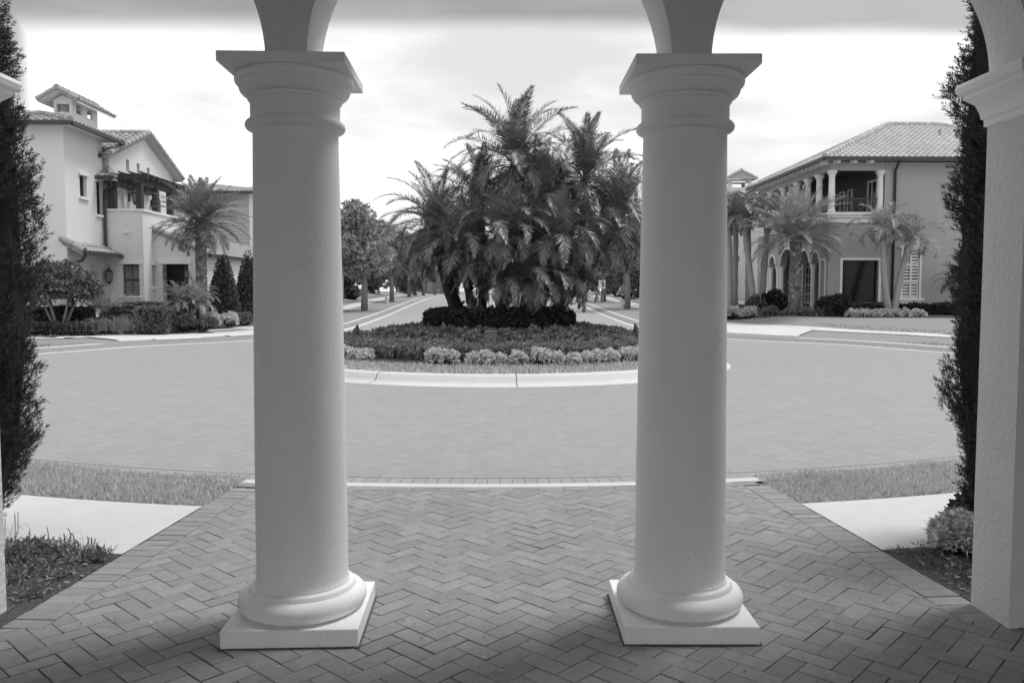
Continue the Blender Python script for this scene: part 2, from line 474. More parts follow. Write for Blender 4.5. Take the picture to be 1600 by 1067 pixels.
def brickmesh(wx, wy, hx, hy, ang, z, gap, bevel, jit):
    N = len(wx); g = gap/2*(1+.5*RNG.random(N)); ca, sa = np.cos(ang), np.sin(ang)
    g = g*(.6+1.6*RNG.random(N)**2) if bevel else g
    zz = z + jit*RNG.normal(size=N); tx = jit*.8*RNG.normal(size=N); ty = jit*.8*RNG.normal(size=N)
    dr_ = .004*RNG.normal(size=N) if bevel else np.zeros(N)
    rings = [(g+bevel, 0)] + ([(g, -bevel), (g, -.03)] if bevel else [])
    V = []
    for ins_, dz in rings:
        for sx, sy in ((-1,-1),(1,-1),(1,1),(-1,1)):
            lx, ly = sx*(hx-ins_), sy*(hy-ins_)
            lx, ly = lx-ly*dr_, ly+lx*dr_
            V.append(np.stack([wx+lx*ca-ly*sa, wy+lx*sa+ly*ca, zz+dz+tx*sx+ty*sy], 1))
    V = np.stack(V, 1); k = V.shape[1]
    f = [(0,1,2,3)]
    if bevel:
        for r in (0, 4):
            for j in range(4): f.append((r+j, r+4+j, r+4+(j+1)%4, r+(j+1)%4))
    f = np.array(f)
    return V.reshape(-1,3), (f[None]+(np.arange(N)*k)[:,None,None]).reshape(-1,4)
def arcplane(x, y, r, sgn):
    a = np.arctan2(y-CY, x-CX); return (CX+r*np.cos(a), CY+r*np.sin(a), sgn*np.cos(a), sgn*np.sin(a))
def p_street(x, y):
    y_ = np.asarray(y)
    return [arcplane(x, y, R_OUT-.31, -1), arcplane(x, y, R_IN-.1, 1), (0, 29.2, 0, -1), (0, 6.4, 0, 1)]
v, f = herring(p_street, PI/4, CX, CY, 0.0, 22, gap=.002)
v = np.array(v); v[:,2] += g_road(v[:,1])
struct(np_obj('roundabout_paving', v, f, M['streetbrick']))
def arc_course(r, n_, hx_, hy_, z, rad, gap=.004, bev=.0, jit=.0, a0=None, a1=None):
    aa = np.linspace(a0, a1, n_+1)[:-1]
    return brickmesh(CX+r*np.cos(aa), CY+r*np.sin(aa), np.full(n_, hx_), np.full(n_, hy_), aa-(0 if rad else PI/2)+(0 if rad else PI), z, gap, bev, jit)
vA, fA = arc_course(R_OUT-.255, int(2*PI*(R_OUT-.255)/.2), .1, .05, .001, False, .002, a0=0, a1=2*PI)
vB, fB = arc_course(R_OUT-.10, int(2*PI*(R_OUT-.10)/.101), .094, .05, .001, True, .002, a0=0, a1=2*PI)
v = np.concatenate([vA, vB]); f = np.concatenate([fA, fB+len(vA)]); k = v.reshape(-1,4,3)[:,:,1].max(1) < 25.5
v = v.reshape(-1,4,3)[k].reshape(-1,3); f = np.arange(len(v)).reshape(-1,4)
struct(np_obj('paving_border', v, f, M['streetbrick']))
# kerb and gutter round the circle and up both sides of the street
flush = lambda r: .003
PROF = [(-.02, lambda r: -.01), (0, lambda r: .006), (.42, lambda r: .004-.0*r), (.50, lambda r: max(.006, r*.55)), (.56, lambda r: r*1.0+.004), (.70, lambda r: r+.012), (.73, lambda r: r-.06)]
far_el = edge_l[24:]; far_er = edge_r[24:]
def kerb(name, line, side):
    sweep(name+'gutter', line, PROF[:3], M['gutter'], side).name = 'gutter'
    sweep(name+'kerb', line, PROF[2:], M['concrete'], side).name = 'kerb'
kerb('', far_el, 1); kerb('', far_er, -1)
ne = arc(258.2, 281.7, R_OUT+.07, 60)
sweep('kerb_band', ne, [(-.062, lambda r: .002), (-.056, lambda r: .008), (.05, lambda r: .008), (.056, lambda r: .002)], M['concrete'], 1)

# sidewalks
sw_l = catmull([(-60,25.2),(-30,25.4),(-15.4,25.4),(-13.4,25.75),(-12.0,27),(-10.6,29.6),(-9.6,33),(-9.3,38),(-9.25,60),(-9.25,165)], 14)
sw_r = catmull([(60,18.5),(30,21.2),(16.2,24.6),(13.9,27.3),(12.0,30.2),(10.4,33.2),(9.4,37),(9.25,42),(9.25,60),(9.25,165)], 14)
ribbon('sidewalk', sw_l, -.6, .6, .02, M['concrete'])
ribbon('sidewalk', sw_r, -.6, .6, .02, M['concrete'])
# drop-kerb aprons where the sidewalk meets the circle
ramp = lambda t: -.082+.115*min(1, t*3.2)
def outset(L, o):
    t = unit(np.gradient(L, axis=0)); return L+np.stack([-t[:,1], t[:,0]], 1)*o
el = edge_l[np.argmin(np.hypot(edge_l[:,0]+10.0, edge_l[:,1]-23.1)):np.argmin(np.hypot(edge_l[:,0]+6.1, edge_l[:,1]-29.6))]
loft('crossing_apron', outset(el, .50), catmull([(-13.0,26.0),(-11.6,27.6),(-10.7,29.6),(-10.1,32),(-9.85,35)]), 26, 12, ramp, M['concrete'])
er = edge_r[np.argmin(np.hypot(edge_r[:,0]-8.9, edge_r[:,1]-24.8)):np.argmin(np.hypot(edge_r[:,0]-6.1, edge_r[:,1]-29.6))]
loft('crossing_apron', outset(er, -.50), catmull([(11.9,30.3),(11.0,31.8),(10.4,33.2),(9.9,35),(9.7,37)]), 26, 12, ramp, M['concrete'])
pl = MB()
for a, b in (((-10.0,24.35),(-9.0,25.25)), ((-8.45,26.3),(-8.0,27.1))):
    pl.add([(a[0],a[1],.115),(b[0],b[1],.115),(b[0]-.4,b[1]+.5,.142),(a[0]-.4,a[1]+.5,.142)], [(0,1,2,3)])
struct(pl.build('crossing_panel', M['gutter']))
near_l = arc(258.2, 215, 13.02, 40); near_r = arc(-78.2, -35, 13.02, 40)
def trim_walk(name, a0, a1, edge):
    A = arc(a0, a1, 12.49, 40); B = arc(a0, a1, 13.56, 40)
    (x0, y0), (x1, y1) = edge
    for P_ in (A, B):
        y = P_[0,1]
        for _ in range(8):
            x = x0+(x1-x0)*(P_[0,1]-y0)/(y1-y0); r = np.hypot(P_[0,0]-CX, P_[0,1]-CY)
            P_[0] = (x, CY-math.sqrt(r*r-(x-CX)**2))
    loft(name, A, B, 60, 3, .014, M['concrete'])
trim_walk('sidewalk', 259.5, 215, ((-2.268,3.93),(-2.028,6.85)))
trim_walk('sidewalk', -79.3, -35, ((2.373,3.93),(2.133,6.85)))

# brick walk and porch floor
struct(np_obj('walk_bed', [(-7,-9,-.016),(7,-9,-.016),(7,6.62,-.016),(-7,6.62,-.016)], [(0,1,2,3)], M['joint']))
def lx(y, s): return (-2.27+.082*(y-3.93)) if s < 0 else (2.375-.082*(y-3.93))
def edge_plane(s):
    n = Vector((1, -.082, 0)).normalized() if s < 0 else Vector((-1, -.082, 0)).normalized()
    return (lx(3.93, s)-s*.205, 3.93, n.x, n.y)
def p_walk(x, y): return [edge_plane(-1), edge_plane(1), arcplane(x, y, R_OUT+.245, 1), (0, 3.72, 0, 1)]
def p_porch(x, y): return [(0, 3.72, 0, -1), (0, -6, 0, 1), (-6.2, 0, 1, 0), (6.2, 0, -1, 0)]
WA = PI/4+.02
va, fa = herring(p_walk, WA, .03, 3.0, .004, 9.5, gap=.0025, bevel=.002, jit=.0008)
vb, fb = herring(p_porch, WA, .03, 3.0, .004, 11.5, gap=.0025, bevel=.002, jit=.0008)
bx, by, hx_, hy_, an = [], [], [], [], []
for s in (-1, 1):
    for i in range(int(3.2/.103)):
        y = 3.77+i*.103; x = lx(y, s) - s*.1
        if math.hypot(x-CX, y-CY) < R_OUT+.3: break
        bx.append(x); by.append(y); hx_.append(.1); hy_.append(.05); an.append(s*.08)
v2, f2 = brickmesh(np.array(bx), np.array(by), np.array(hx_), np.array(hy_), np.array(an), .005, .0025, .002, .0008)
v3, f3 = arc_course(R_OUT+.19, 22, .1, .05, .004, False, .0025, .002, .0008, a0=math.radians(259.2), a1=math.radians(280.4))
V_ = []; F_ = []
for v, f in ((va, fa), (vb, fb), (v2, f2), (v3, f3)):
    o = len(V_); V_ += [tuple(q) for q in v]; F_ += [tuple(int(i)+o for i in q) for q in f]
me = bpy.data.meshes.new('brick_walk'); me.from_pydata(V_, [], F_); me.materials.append(M['brick'])
struct(link('brick_walk', me))

# planting beds
def bed(name, pts, dz=.03, n=6):
    """a dark mulch patch draped on the ground, given as two facing edges"""
    A, B = pts; return loft(name, A, B, 30, n, dz, M['mulch'])
bed('planting_bed', ([(-2.29,3.62),(-2.19,4.93)], [(-6.5,3.9),(-6.5,8.5)]), .012)
bed('planting_bed', ([(2.395,3.62),(2.285,4.99)], [(6.5,3.9),(6.5,8.5)]), .012)
bed('planting_bed', (catmull([(-18,26.5),(-15.2,26.6),(-12.4,27.2),(-10.9,29.0),(-10.3,32),(-10.2,40)]), [(-18,30),(-15,29.6),(-13,32),(-11.5,33),(-11.4,36),(-11.4,41)]))
bed('planting_bed', (catmull([(25,31.6),(19.5,33.0),(16.5,33.6),(14,34.0),(12,36),(10.6,38.4),(10.4,46)]), [(25,36.8),(20,36.8),(16,36.8),(15,37),(14.9,40),(14.9,42),(14.9,48)]))

# the island: mountable kerb, mounded soil
isl = [np.array([CX+math.cos(a), CY+math.sin(a)]) for a in np.linspace(0, 2*PI, 97)]
def ringmesh(prof, mt, name):
    b = MB(); n = 96
    for r, z in prof:
        for k in range(n): b.v.append((CX+r*math.cos(2*PI*k/n), CY+r*math.sin(2*PI*k/n), z))
    for i in range(len(prof)-1):
        for k in range(n):
            a_, b_ = i*n+k, i*n+(k+1) % n; b.f.append((a_, b_, b_+n, a_+n))
    return struct(b.build(name, mt, smooth=35))
ringmesh([(R_IN+.02,-.02),(R_IN,.004),(R_IN-.2,.022),(R_IN-.25,.06),(R_IN-.29,.14),(R_IN-.33,.165),(R_IN-.5,.17),(R_IN-.53,.15),(R_IN-.54,.08)], M['kerb'], 'kerb')
jb = MB()
for a in np.linspace(0, 2*PI, 13)[:-1]+.055-PI/2:
    ca, sa = math.cos(a), math.sin(a)
    q = [(R_IN+.004,.012),(R_IN-.2,.026),(R_IN-.25,.064),(R_IN-.29,.144),(R_IN-.33,.168),(R_IN-.5,.173)]
    vs = []
    for r, z in q:
        for w in (-.006, .006): vs.append((CX+r*ca-w*sa, CY+r*sa+w*ca, z+.001))
    jb.add(vs, [(2*i, 2*i+1, 2*i+3, 2*i+2) for i in range(len(q)-1)])
struct(jb.build('kerb_joint', M['mulch']))
def mound(r): return float(np.interp(r, [0,1.4,2.1,2.8,3.4,4.0,4.45,5], [.72,.66,.55,.42,.32,.22,.15,.15]))
ringmesh([(4.46,.12)]+[(r, mound(r)) for r in np.linspace(4.44, .02, 20)], M['mulch'], 'island_soil')
# ------------------------------------------------------------------ the porch: arcade, columns, roof
YC = 3.78; T0, T1 = 3.63, 3.93
SPR = 2.552
def arcade_wall():
    root = thing('arcade', 'rough plastered arcade wall with three round arches, standing on the two columns and end piers', 'arcade', (0, YC, 0))
    b = MB(); n = 40; ztop = 4.1
    def face_pair(q, flip=False):         # q: (x,z) loop, seen from -y
        k = len(q); o = len(b.v)
        for y in (T0, T1):
            b.v += [(x, y, z) for x, z in q]
        b.f.append(tuple(range(o, o+k))); b.f.append(tuple(range(o+2*k-1, o+k-1, -1)))
    arches = [(-2.372,-.996),(-.818,.769),(.943,2.352)]
    solids = [(-4.2,-2.372,-.02),(-.996,-.818,SPR),(.769,.943,SPR),(2.352,4.2,-.02)]
    for a, c, z0 in solids:
        for y, fl in ((T0, 1), (T1, 0)):
            q = [(a,y,z0),(c,y,z0),(c,y,ztop),(a,y,ztop)]
            b.add(q if fl else q[::-1], [(0,1,2,3)])
        if z0 > 1: b.add([(a,T0,z0),(a,T1,z0),(c,T1,z0),(c,T0,z0)], [(0,1,2,3)])
    for x in (-2.372, 2.352):               # pier reveals
        b.add([(x,T0,-.02),(x,T1,-.02),(x,T1,SPR),(x,T0,SPR)], [(0,1,2,3) if x < 0 else (3,2,1,0)])
    for x in (-4.2, 4.2): b.add([(x,T0,-.02),(x,T1,-.02),(x,T1,ztop),(x,T0,ztop)], [(3,2,1,0) if x < 0 else (0,1,2,3)])
    for a, c in arches:
        r = (c-a)/2; m = (a+c)/2
        P_ = [(m-r*math.cos(PI*i/n), SPR+r*math.sin(PI*i/n)) for i in range(n+1)]
        for (x0, z0), (x1, z1) in zip(P_[:-1], P_[1:]):
            b.add([(x0,T0,z0),(x1,T0,z1),(x1,T0,ztop),(x0,T0,ztop)], [(0,1,2,3)])
            b.add([(x0,T1,z0),(x1,T1,z1),(x1,T1,ztop),(x0,T1,ztop)], [(3,2,1,0)])
            b.add([(x0,T0,z0),(x0,T1,z0),(x1,T1,z1),(x1,T0,z1)], [(0,1,2,3)])
    w = b.build('arched_wall', M['plaster'], root)
    # impost mouldings wrapped round the piers
    prof = [(0,2.33),(.012,2.335),(.012,2.365),(.022,2.372),(.026,2.40),(.04,2.44),(.078,2.475),(.078,2.49),(.098,2.505),(.106,2.53),(.098,2.55),(.0,2.556)]
    for x, s in ((-2.372, 1), (2.352, -1)):
        mb = MB(); k = len(prof)
        for o, z in prof:
            mb.v += [(x+s*-1.8, T0-o, z), (x+s*o, T0-o, z), (x+s*o, T1+o, z), (x+s*-1.8, T1+o, z)]
        for i in range(k-1):
            for j in range(3):
                a = i*4+j; mb.f.append((a, a+1, a+5, a+4) if s > 0 else (a+4, a+5, a+1, a))
        mb.build('impost_moulding', M['cast'], root, smooth=30)
    return root
arcade_wall()

def make_column(x, label, rz):
    root = thing('column', label, 'column', (x, YC, 0), 0, 'porch columns')
    p = MB(); p.box(x-.297, x+.297, YC-.297, YC+.297, -.01, .086)
    o = p.build('plinth', M['cast'], root, bevel=.006)
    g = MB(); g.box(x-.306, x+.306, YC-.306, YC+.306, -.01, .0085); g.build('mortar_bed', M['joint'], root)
    t = MB()
    tor = [(.15,.084),(.262,.084)] + [(.246+.047*math.cos(a), .131+.047*math.sin(a)) for a in np.linspace(-1.45, 1.25, 14)] + [(.250,.178),(.244,.180),(.243,.186),(.236,.198),(.226,.204),(.217,.205),(.2165,.215)]
    t.lathe(tor, x, YC, 72); t.build('base', M['cast'], root, smooth=28)
    s = MB(); sh = [(.215,.214),(.2115,.222),(.2095,.24)]
    for i in range(13):
        q = i/12; sh.append((.2085-.0205*q**1.5, .26+q*(2.262-.26)))
    s.lathe(sh, x, YC, 72); s.build('shaft', M['cast'], root, smooth=30)
    c = MB()
    cap = [(.188,2.262),(.200,2.266)] + [(.200+.021*math.cos(a), 2.289+.022*math.sin(a)) for a in np.linspace(-1.3, 1.3, 10)] + \
          [(.202,2.312),(.1985,2.318),(.197,2.33),(.197,2.392),(.199,2.396),(.207,2.398),(.208,2.41),(.204,2.413)] + \
          [(.206+.040*math.sin(a), 2.462-.048*math.cos(a)) for a in np.linspace(.05, 1.5, 9)] + \
          [(.249,2.466),(.258,2.470),(.262,2.480),(.262,2.494),(.255,2.500),(.2535,2.5075)]
    c.lathe(cap, x, YC, 72); c.build('capital', M['cast'], root, smooth=28)
    a = MB(); a.box(x-.266, x+.266, YC-.276, YC+.276, 2.5065, SPR-.002)
    a.build('abacus', M['cast'], root, bevel=.003)
    root.rotation_euler.z = rz; root['kind'] = 'thing'
    return root
make_column(-.905, 'round cast stone column on a square plinth, left of the palm island', math.radians(1.2))
make_column(.864, 'round cast stone column on a square plinth, right of the palm island', math.radians(-1.2))

pr = thing('porch_roof', 'flat roof slab of the porch carried by the arcade', 'porch roof', (0, 0, 4.1))
b = MB(); b.box(-4.2, 4.2, -2.8, 3.62, 3.47, 4.1); b.build('ceiling', M['ceiling'], pr)
for x0, x1, lab in ((-4.5, -4.202, 'added plastered wall shading the porch from the left'), (4.202, 4.5, 'added plastered wall shading the porch from the right')):
    b = MB(); b.box(x0, x1, -2.8, 3.93, -.02, 4.1); sw = b.build('porch_shade_wall', M['backwall']); tag(sw, lab, 'wall')  # unseen walls added to darken the porch floor and column fronts
# ------------------------------------------------------------------ houses
class Fr:
    """a vertical wall frame: u along the wall, z up, n outwards"""
    def __init__(s, x0, y0, x1, y1):
        s.o = Vector((x0, y0, 0)); d = Vector((x1-x0, y1-y0, 0)); s.L = d.length; s.d = d.normalized()
        s.n = Vector((s.d.y, -s.d.x, 0))
    def p(s, u, z, n=0): return tuple(s.o + s.d*u + s.n*n + Vector((0,0,z)))
    def box(s, b, u0, u1, z0, z1, n0, n1):
        b.hexa([s.p(u0,z0,n1), s.p(u1,z0,n1), s.p(u1,z0,n0), s.p(u0,z0,n0), s.p(u0,z1,n1), s.p(u1,z1,n1), s.p(u1,z1,n0), s.p(u0,z1,n0)])
def wall(b, fr, z0, z1, holes=(), d=.16, u0=0, u1=None):
    u1 = fr.L if u1 is None else u1
    us = sorted({u0, u1, *[h[0] for h in holes], *[h[1] for h in holes]}); zs = sorted({z0, z1, *[h[2] for h in holes], *[h[3] for h in holes]})
    for a, c in zip(us[:-1], us[1:]):
        for e, f in zip(zs[:-1], zs[1:]):
            um, zm = (a+c)/2, (e+f)/2
            if any(h[0] < um < h[1] and h[2] < zm < h[3] for h in holes): continue
            b.add([fr.p(a,e), fr.p(c,e), fr.p(c,f), fr.p(a,f)], [(0,1,2,3)])
    for a, c, e, f in holes:
        b.add([fr.p(a,e), fr.p(a,f), fr.p(a,f,-d), fr.p(a,e,-d)], [(0,1,2,3)])
        b.add([fr.p(c,e), fr.p(c,e,-d), fr.p(c,f,-d), fr.p(c,f)], [(0,1,2,3)])
        b.add([fr.p(a,f), fr.p(c,f), fr.p(c,f,-d), fr.p(a,f,-d)], [(0,1,2,3)])
        b.add([fr.p(a,e), fr.p(a,e,-d), fr.p(c,e,-d), fr.p(c,e)], [(0,1,2,3)])
def window(root, fr, h, d=.12, nu=1, nz=2, louver=0, blind=0, surround=0, header=False, sill=True, frame_m='trim', glassm='glass', fw=.05, bm='blind'):
    a, c, e, f = h
    b = MB()
    fr.box(b, a, a+fw, e, f, -d-.05, -d); fr.box(b, c-fw, c, e, f, -d-.05, -d)
    fr.box(b, a+fw, c-fw, e, e+fw, -d-.05, -d-.002); fr.box(b, a+fw, c-fw, f-fw, f, -d-.05, -d-.002)
    for i in range(1, nu):
        u = a+(c-a)*i/nu; fr.box(b, u-.02, u+.02, e+fw, f-fw, -d-.045, -d-.004)
    for i in range(1, nz):
        z = e+(f-e)*i/nz; fr.box(b, a+fw, c-fw, z-.02, z+.02, -d-.044, -d-.006)
    w = b.build('window', M[frame_m], root)
    g = MB(); g.add([fr.p(a,e,-d-.05), fr.p(c,e,-d-.05), fr.p(c,f,-d-.05), fr.p(a,f,-d-.05)], [(0,1,2,3)])
    g.build('pane', M[glassm], w)
    if louver:
        s = MB()
        for i in range(louver):
            z = e+fw+(f-e-2*fw)*(i+.5)/louver; t = (f-e)/louver
            s.hexa([fr.p(a+fw,z-.30*t,-d-.015), fr.p(c-fw,z-.30*t,-d-.015), fr.p(c-fw,z-.22*t,-d-.02), fr.p(a+fw,z-.22*t,-d-.02),
                    fr.p(a+fw,z+.14*t,-d-.045), fr.p(c-fw,z+.14*t,-d-.045), fr.p(c-fw,z+.22*t,-d-.048), fr.p(a+fw,z+.22*t,-d-.048)])
        s.build('shutter', M[bm], w)
    if surround or header:
        t = MB(); q = surround or .1
        if surround:
            fr.box(t, a-q, a, e-(.0 if sill else q), f+q, 0, .045); fr.box(t, c, c+q, e-(.0 if sill else q), f+q, 0, .045)
            fr.box(t, a, c, f, f+q, 0, .042)
            if not sill: fr.box(t, a, c, e-q, e, 0, .042)
        if header: fr.box(t, a-.1, c+.1, f, f+.14, 0, .07)
        t.build('surround', M['trim'], w)
    if sill:
        t = MB(); fr.box(t, a-.09, c+.09, e-.09, e, -.02, .075); t.build('sill', M['trim'], w)
    return w
def tiles(b, e0, e1, r0, r1, pitch=.26, row=.34, amp=.055, step=.04):
    """barrel tiles over a slope: eave e0-e1 (left to right seen from outside), top r0-r1"""
    e0, e1, r0, r1 = map(Vector, (e0, e1, r0, r1)); u = (e1-e0).normalized()
    nrm = u.cross((r0-e0) if (r0-e0).length > .01 else (r1-e1)).normalized()
    if nrm.z < 0: nrm = -nrm
    up = nrm.cross(u).normalized()
    if up.z < 0: up = -up
    H = (r0-e0).dot(up); sl0, sl1 = 0, (r0-e0).dot(u); sr0, sr1 = (e1-e0).dot(u), (r1-e0).dot(u)
    n = max(1, round(H/row)); row = H/n
    for j in range(n):
        v0, v1 = j*row, (j+1)*row+.03
        def rng(v): t = min(1, max(0, v/H)); return sl0+(sl1-sl0)*t, sr0+(sr1-sr0)*t
        a0, b0 = rng(v0); a1, b1 = rng(v1)
        if b0-a0 < .05: continue
        # one tile at a time so every tile is its own little island of colour
        k0, k1 = math.floor(a0/pitch), math.ceil(b0/pitch)
        for k in range(k0, k1):
            S = [k*pitch + pitch*q/5 for q in range(6)]
            vs = []
            for lvl, vv, off, (lo, hi) in ((0, v0, -.01, (a0, b0)), (1, v0, step, (a0, b0)), (2, v1, 0, (a1, b1))):
                for q, s_ in enumerate(S):
                    ss = min(max(s_, lo), hi); hh = amp*math.sin(PI*q/5)
                    vs.append(e0 + u*ss + up*vv + nrm*((hh if lvl else 0)+off))
            fs = []
            for l in range(2):
                for q in range(5): fs.append((l*6+q, l*6+q+1, l*6+6+q+1, l*6+6+q))
            b.add(vs, fs)
def caps(b, a, c, r=.12, step=.38):
    a, c = Vector(a), Vector(c); L = (c-a).length; n = max(1, round(L/step))
    for i in range(n):
        p, q = a.lerp(c, i/n), a.lerp(c, (i+1.12)/n)
        b.tube([p, q], [r*1.12, r*.88], 8)
def gutter(root, a, c, s=.075):
    b = MB(); b.beam(a, c, s*1.6, s*1.7); return b.build('gutter', M['darkmetal'], root)
def pipe(root, pts, r=.055):
    b = MB(); b.tube(pts, r, 8); return b.build('downspout', M['darkmetal'], root, smooth=True)
def lantern(root, x, y, z, nx, ny, s=1.0):
    """a wall lantern: back plate, curved arm, four-sided cage"""
    b = MB(); cx, cy = x+nx*.26*s, y+ny*.26*s
    b.box(x-.05*s, x+.05*s, y-.05*s, y+.05*s, z-.16*s, z+.2*s)
    b.tube([(x+nx*.02, y+ny*.02, z+.1*s), (x+nx*.1*s, y+ny*.1*s, z+.4*s), (cx-nx*.04, cy-ny*.04, z+.5*s), (cx, cy, z+.36*s)], .016*s, 6)
    b.lathe([(.02*s, z+.37*s), (.05*s, z+.33*s), (.17*s, z+.22*s), (.17*s, z+.2*s), (.15*s, z+.2*s)], cx, cy, 8)
    b.lathe([(.13*s, z-.2*s), (.11*s, z-.22*s), (.05*s, z-.28*s), (.01, z-.33*s)], cx, cy, 8)
    for k in range(4):
        a = PI/4+k*PI/2
        b.tube([(cx+.15*s*math.cos(a), cy+.15*s*math.sin(a), z+.2*s), (cx+.125*s*math.cos(a), cy+.125*s*math.sin(a), z-.2*s)], .014*s, 5)
    o = b.build('lantern', M['darkmetal'], root)
    g = MB(); g.lathe([(.10*s, z-.19*s), (.125*s, z+.19*s)], cx, cy, 8); g.build('lamp_glass', M['lamp'], o)
    return o
def roof_part(root, slopes, ridges=(), m='tile', name='roof', under=()):
    b = MB()
    for s_ in slopes: tiles(b, *s_)
    for q in ridges: caps(b, *q)
    o = b.build(name, M[m], root)
    if under:
        u = MB()
        for q in under: u.add(q, [tuple(range(len(q)))])
        u.build('soffit', M['trim'] if under else M['trim'], o)
    return o

GL = .4        # left house pad
def left_house():
    R_ = thing('stucco_house', 'pale stucco house with a dark pergola balcony and chimney lookout', 'house', (-15, 31, GL))
    w = MB()
    F = Fr(-24, 29, -14.95, 29); S = Fr(-14.95, 29, -14.95, 31.79)
    hf = (7.55, 8.35, 1.0, 2.42); hf2 = (6.6, 7.4, 4.35, 5.6)
    wall(w, F, 0, 7.28, [hf, hf2])
    s1 = (1.02, 1.52, 4.95, 5.72); s2 = (2.25, 2.72, 4.42, 5.66); dr_ = (1.55, 2.45, GL, 2.5)
    wall(w, S, 0, 7.28, [s1, s2, dr_])
    B = Fr(-15.1, 31.8, -13.5, 31.8); bw_ = (.78, 1.42, 1.38, 2.58)
    wall(w, B, 0, 4.6, [bw_])
    BS = Fr(-13.5, 31.8, -13.5, 37.4); nw_ = (.78, 1.0, 1.72, 2.56)
    wall(w, BS, 0, 4.6, [nw_])
    w.add([(-15.1,31.97,3.5),(-13.72,31.97,3.5),(-13.72,37.4,3.5),(-15.1,37.4,3.5)], [(0,1,2,3)])
    # parapet thickness
    wall(w, Fr(-13.72, 37.4, -13.72, 31.97), 3.5, 4.6); wall(w, Fr(-13.72, 31.97, -14.8, 31.97), 3.5, 4.6)
    # gable block
    GF = Fr(-24, 32, -14.8, 32); wall(w, GF, 3.4, 6.75)
    GS = Fr(-14.8, 32, -14.8, 38.2)
    gw = [(1.46, 1.74, 6.32, 6.82), (2.45, 2.72, 6.32, 6.82), (3.42, 3.7, 6.32, 6.78)]
    gd = [(.62, 1.22, 3.5, 5.5), (2.3, 2.95, 3.9, 5.55), (4.1, 4.8, 3.9, 5.5)]
    wall(w, GS, 3.4, 6.9, gw+gd)
    w.add([GS.p(0,6.9), GS.p(6.2,6.9), GS.p(3.1,8.08)], [(0,1,2)])
    wall(w, Fr(-15.1, 38.2, -24, 38.2), 0, 6.8); wall(w, Fr(-13.5, 37.4, -15.1, 37.4), 0, 4.6)
    wall(w, Fr(-24, 38.2, -24, 29), 0, 6.8); wall(w, Fr(-15.1, 32.0, -24, 32.0), 3.4, 7.4)
    w.build('wall', M['wall_l'], R_)
    window(R_, F, hf, surround=0, header=True, louver=9, bm='shade', nu=2); window(R_, F, hf2, header=True, louver=9, bm='shade', nu=2)
    window(R_, S, s1, louver=8, bm='shade', header=True, frame_m='darkmetal'); window(R_, S, s2, louver=10, bm='shade', header=True, frame_m='darkmetal')
    window(R_, B, bw_, louver=13, nu=2, nz=2, header=True, frame_m='shade', bm='blind'); window(R_, BS, nw_, header=True, frame_m='darkmetal')
    for h in gw: window(R_, GS, h, sill=False, frame_m='shade')
    window(R_, GS, gd[1], header=False, sill=True, nz=2, frame_m='darkmetal', louver=8, bm='shade'); window(R_, GS, gd[2], sill=True, nz=2, frame_m='darkmetal')
    d = MB(); GS.box(d, .62, 1.22, 3.5, 5.5, -.14, -.09); GS.box(d, .72, 1.12, 3.7, 5.3, -.09, -.07); dd = d.build('door', M['door'], R_)
    d = MB(); S.box(d, 1.55, 2.45, GL, 2.5, -.14, -.09)
    dd = d.build('door', M['door'], R_); g = MB(); S.box(g, 1.72, 2.28, 1.2, 2.3, -.09, -.075); g.build('shutter', M['blind'], dd)
    # coping on the parapet, trims
    c = MB(); c.box(-15.1, -13.44, 31.74, 32.02, 4.6, 4.68); c.box(-13.76, -13.44, 32.02, 37.4, 4.6, 4.68); c.build('coping', M['trim'], R_)
    # tower roof
    z0, z1 = 7.31, 7.9
    e = [(-24.5,28.5),( -14.45,28.5),(-14.45,32.4),(-24.5,32.4)]
    rt = roof_part(R_, [((-24.5,28.5,z0),(-14.45,28.5,z0),(-22.5,30.45,z1),(-16.5,30.45,z1)), ((-14.45,28.5,z0),(-14.45,32.4,z0),(-16.5,30.45,z1),(-16.5,30.45,z1)),
                        ((-14.45,32.4,z0),(-24.5,32.4,z0),(-16.5,30.45,z1),(-22.5,30.45,z1))],
                   [((-14.45,28.5,z0+.06),(-16.5,30.45,z1+.05)), ((-16.5,30.45,z1+.05),(-22.5,30.45,z1+.05)), ((-14.45,32.4,z0+.06),(-16.5,30.45,z1+.05))], 'tile_mid',
                   under=[[(-24.5,28.5,z0-.03),(-24.5,32.4,z0-.03),(-14.45,32.4,z0-.03),(-14.45,28.5,z0-.03)]])
    gutter(R_, (-24.5,28.46,z0-.06), (-14.40,28.46,z0-.06)); gutter(R_, (-14.41,28.5,z0-.06), (-14.41,32.45,z0-.06))
    # lookout chimney
    ch = MB(); f1 = Fr(-16.25, 30.4, -15.6, 30.4); f2 = Fr(-15.6, 30.4, -15.6, 32.3)
    f3 = Fr(-15.6, 32.3, -16.25, 32.3); f4 = Fr(-16.25, 32.3, -16.25, 30.4)
    wall(ch, f1, 7.4, 8.75, [(.1,.55,8.3,8.6)], .1); wall(ch, f3, 7.4, 8.75, [(.1,.55,8.3,8.6)], .1)
    wall(ch, f2, 7.4, 8.75, [(.3,.78,8.33,8.68),(1.12,1.55,8.33,8.68)], .1); wall(ch, f4, 7.4, 8.75, [(.35,.83,8.33,8.68),(1.07,1.6,8.33,8.68)], .1)
    ch.add([f1.p(0,8.75), f1.p(.65,8.75), f1.p(.325,8.92)], [(0,1,2)])
    for f_, (a, b_) in ((f1,(.0,.65)),(f2,(0,1.9)),(f3,(0,.65)),(f4,(0,1.9))): pass
    co = ch.build('chimney', M['wall_l'], R_)
    b = MB(); ym, y0, y1, zr, ze = 0, 30.05, 33.0, 9.08, 8.66
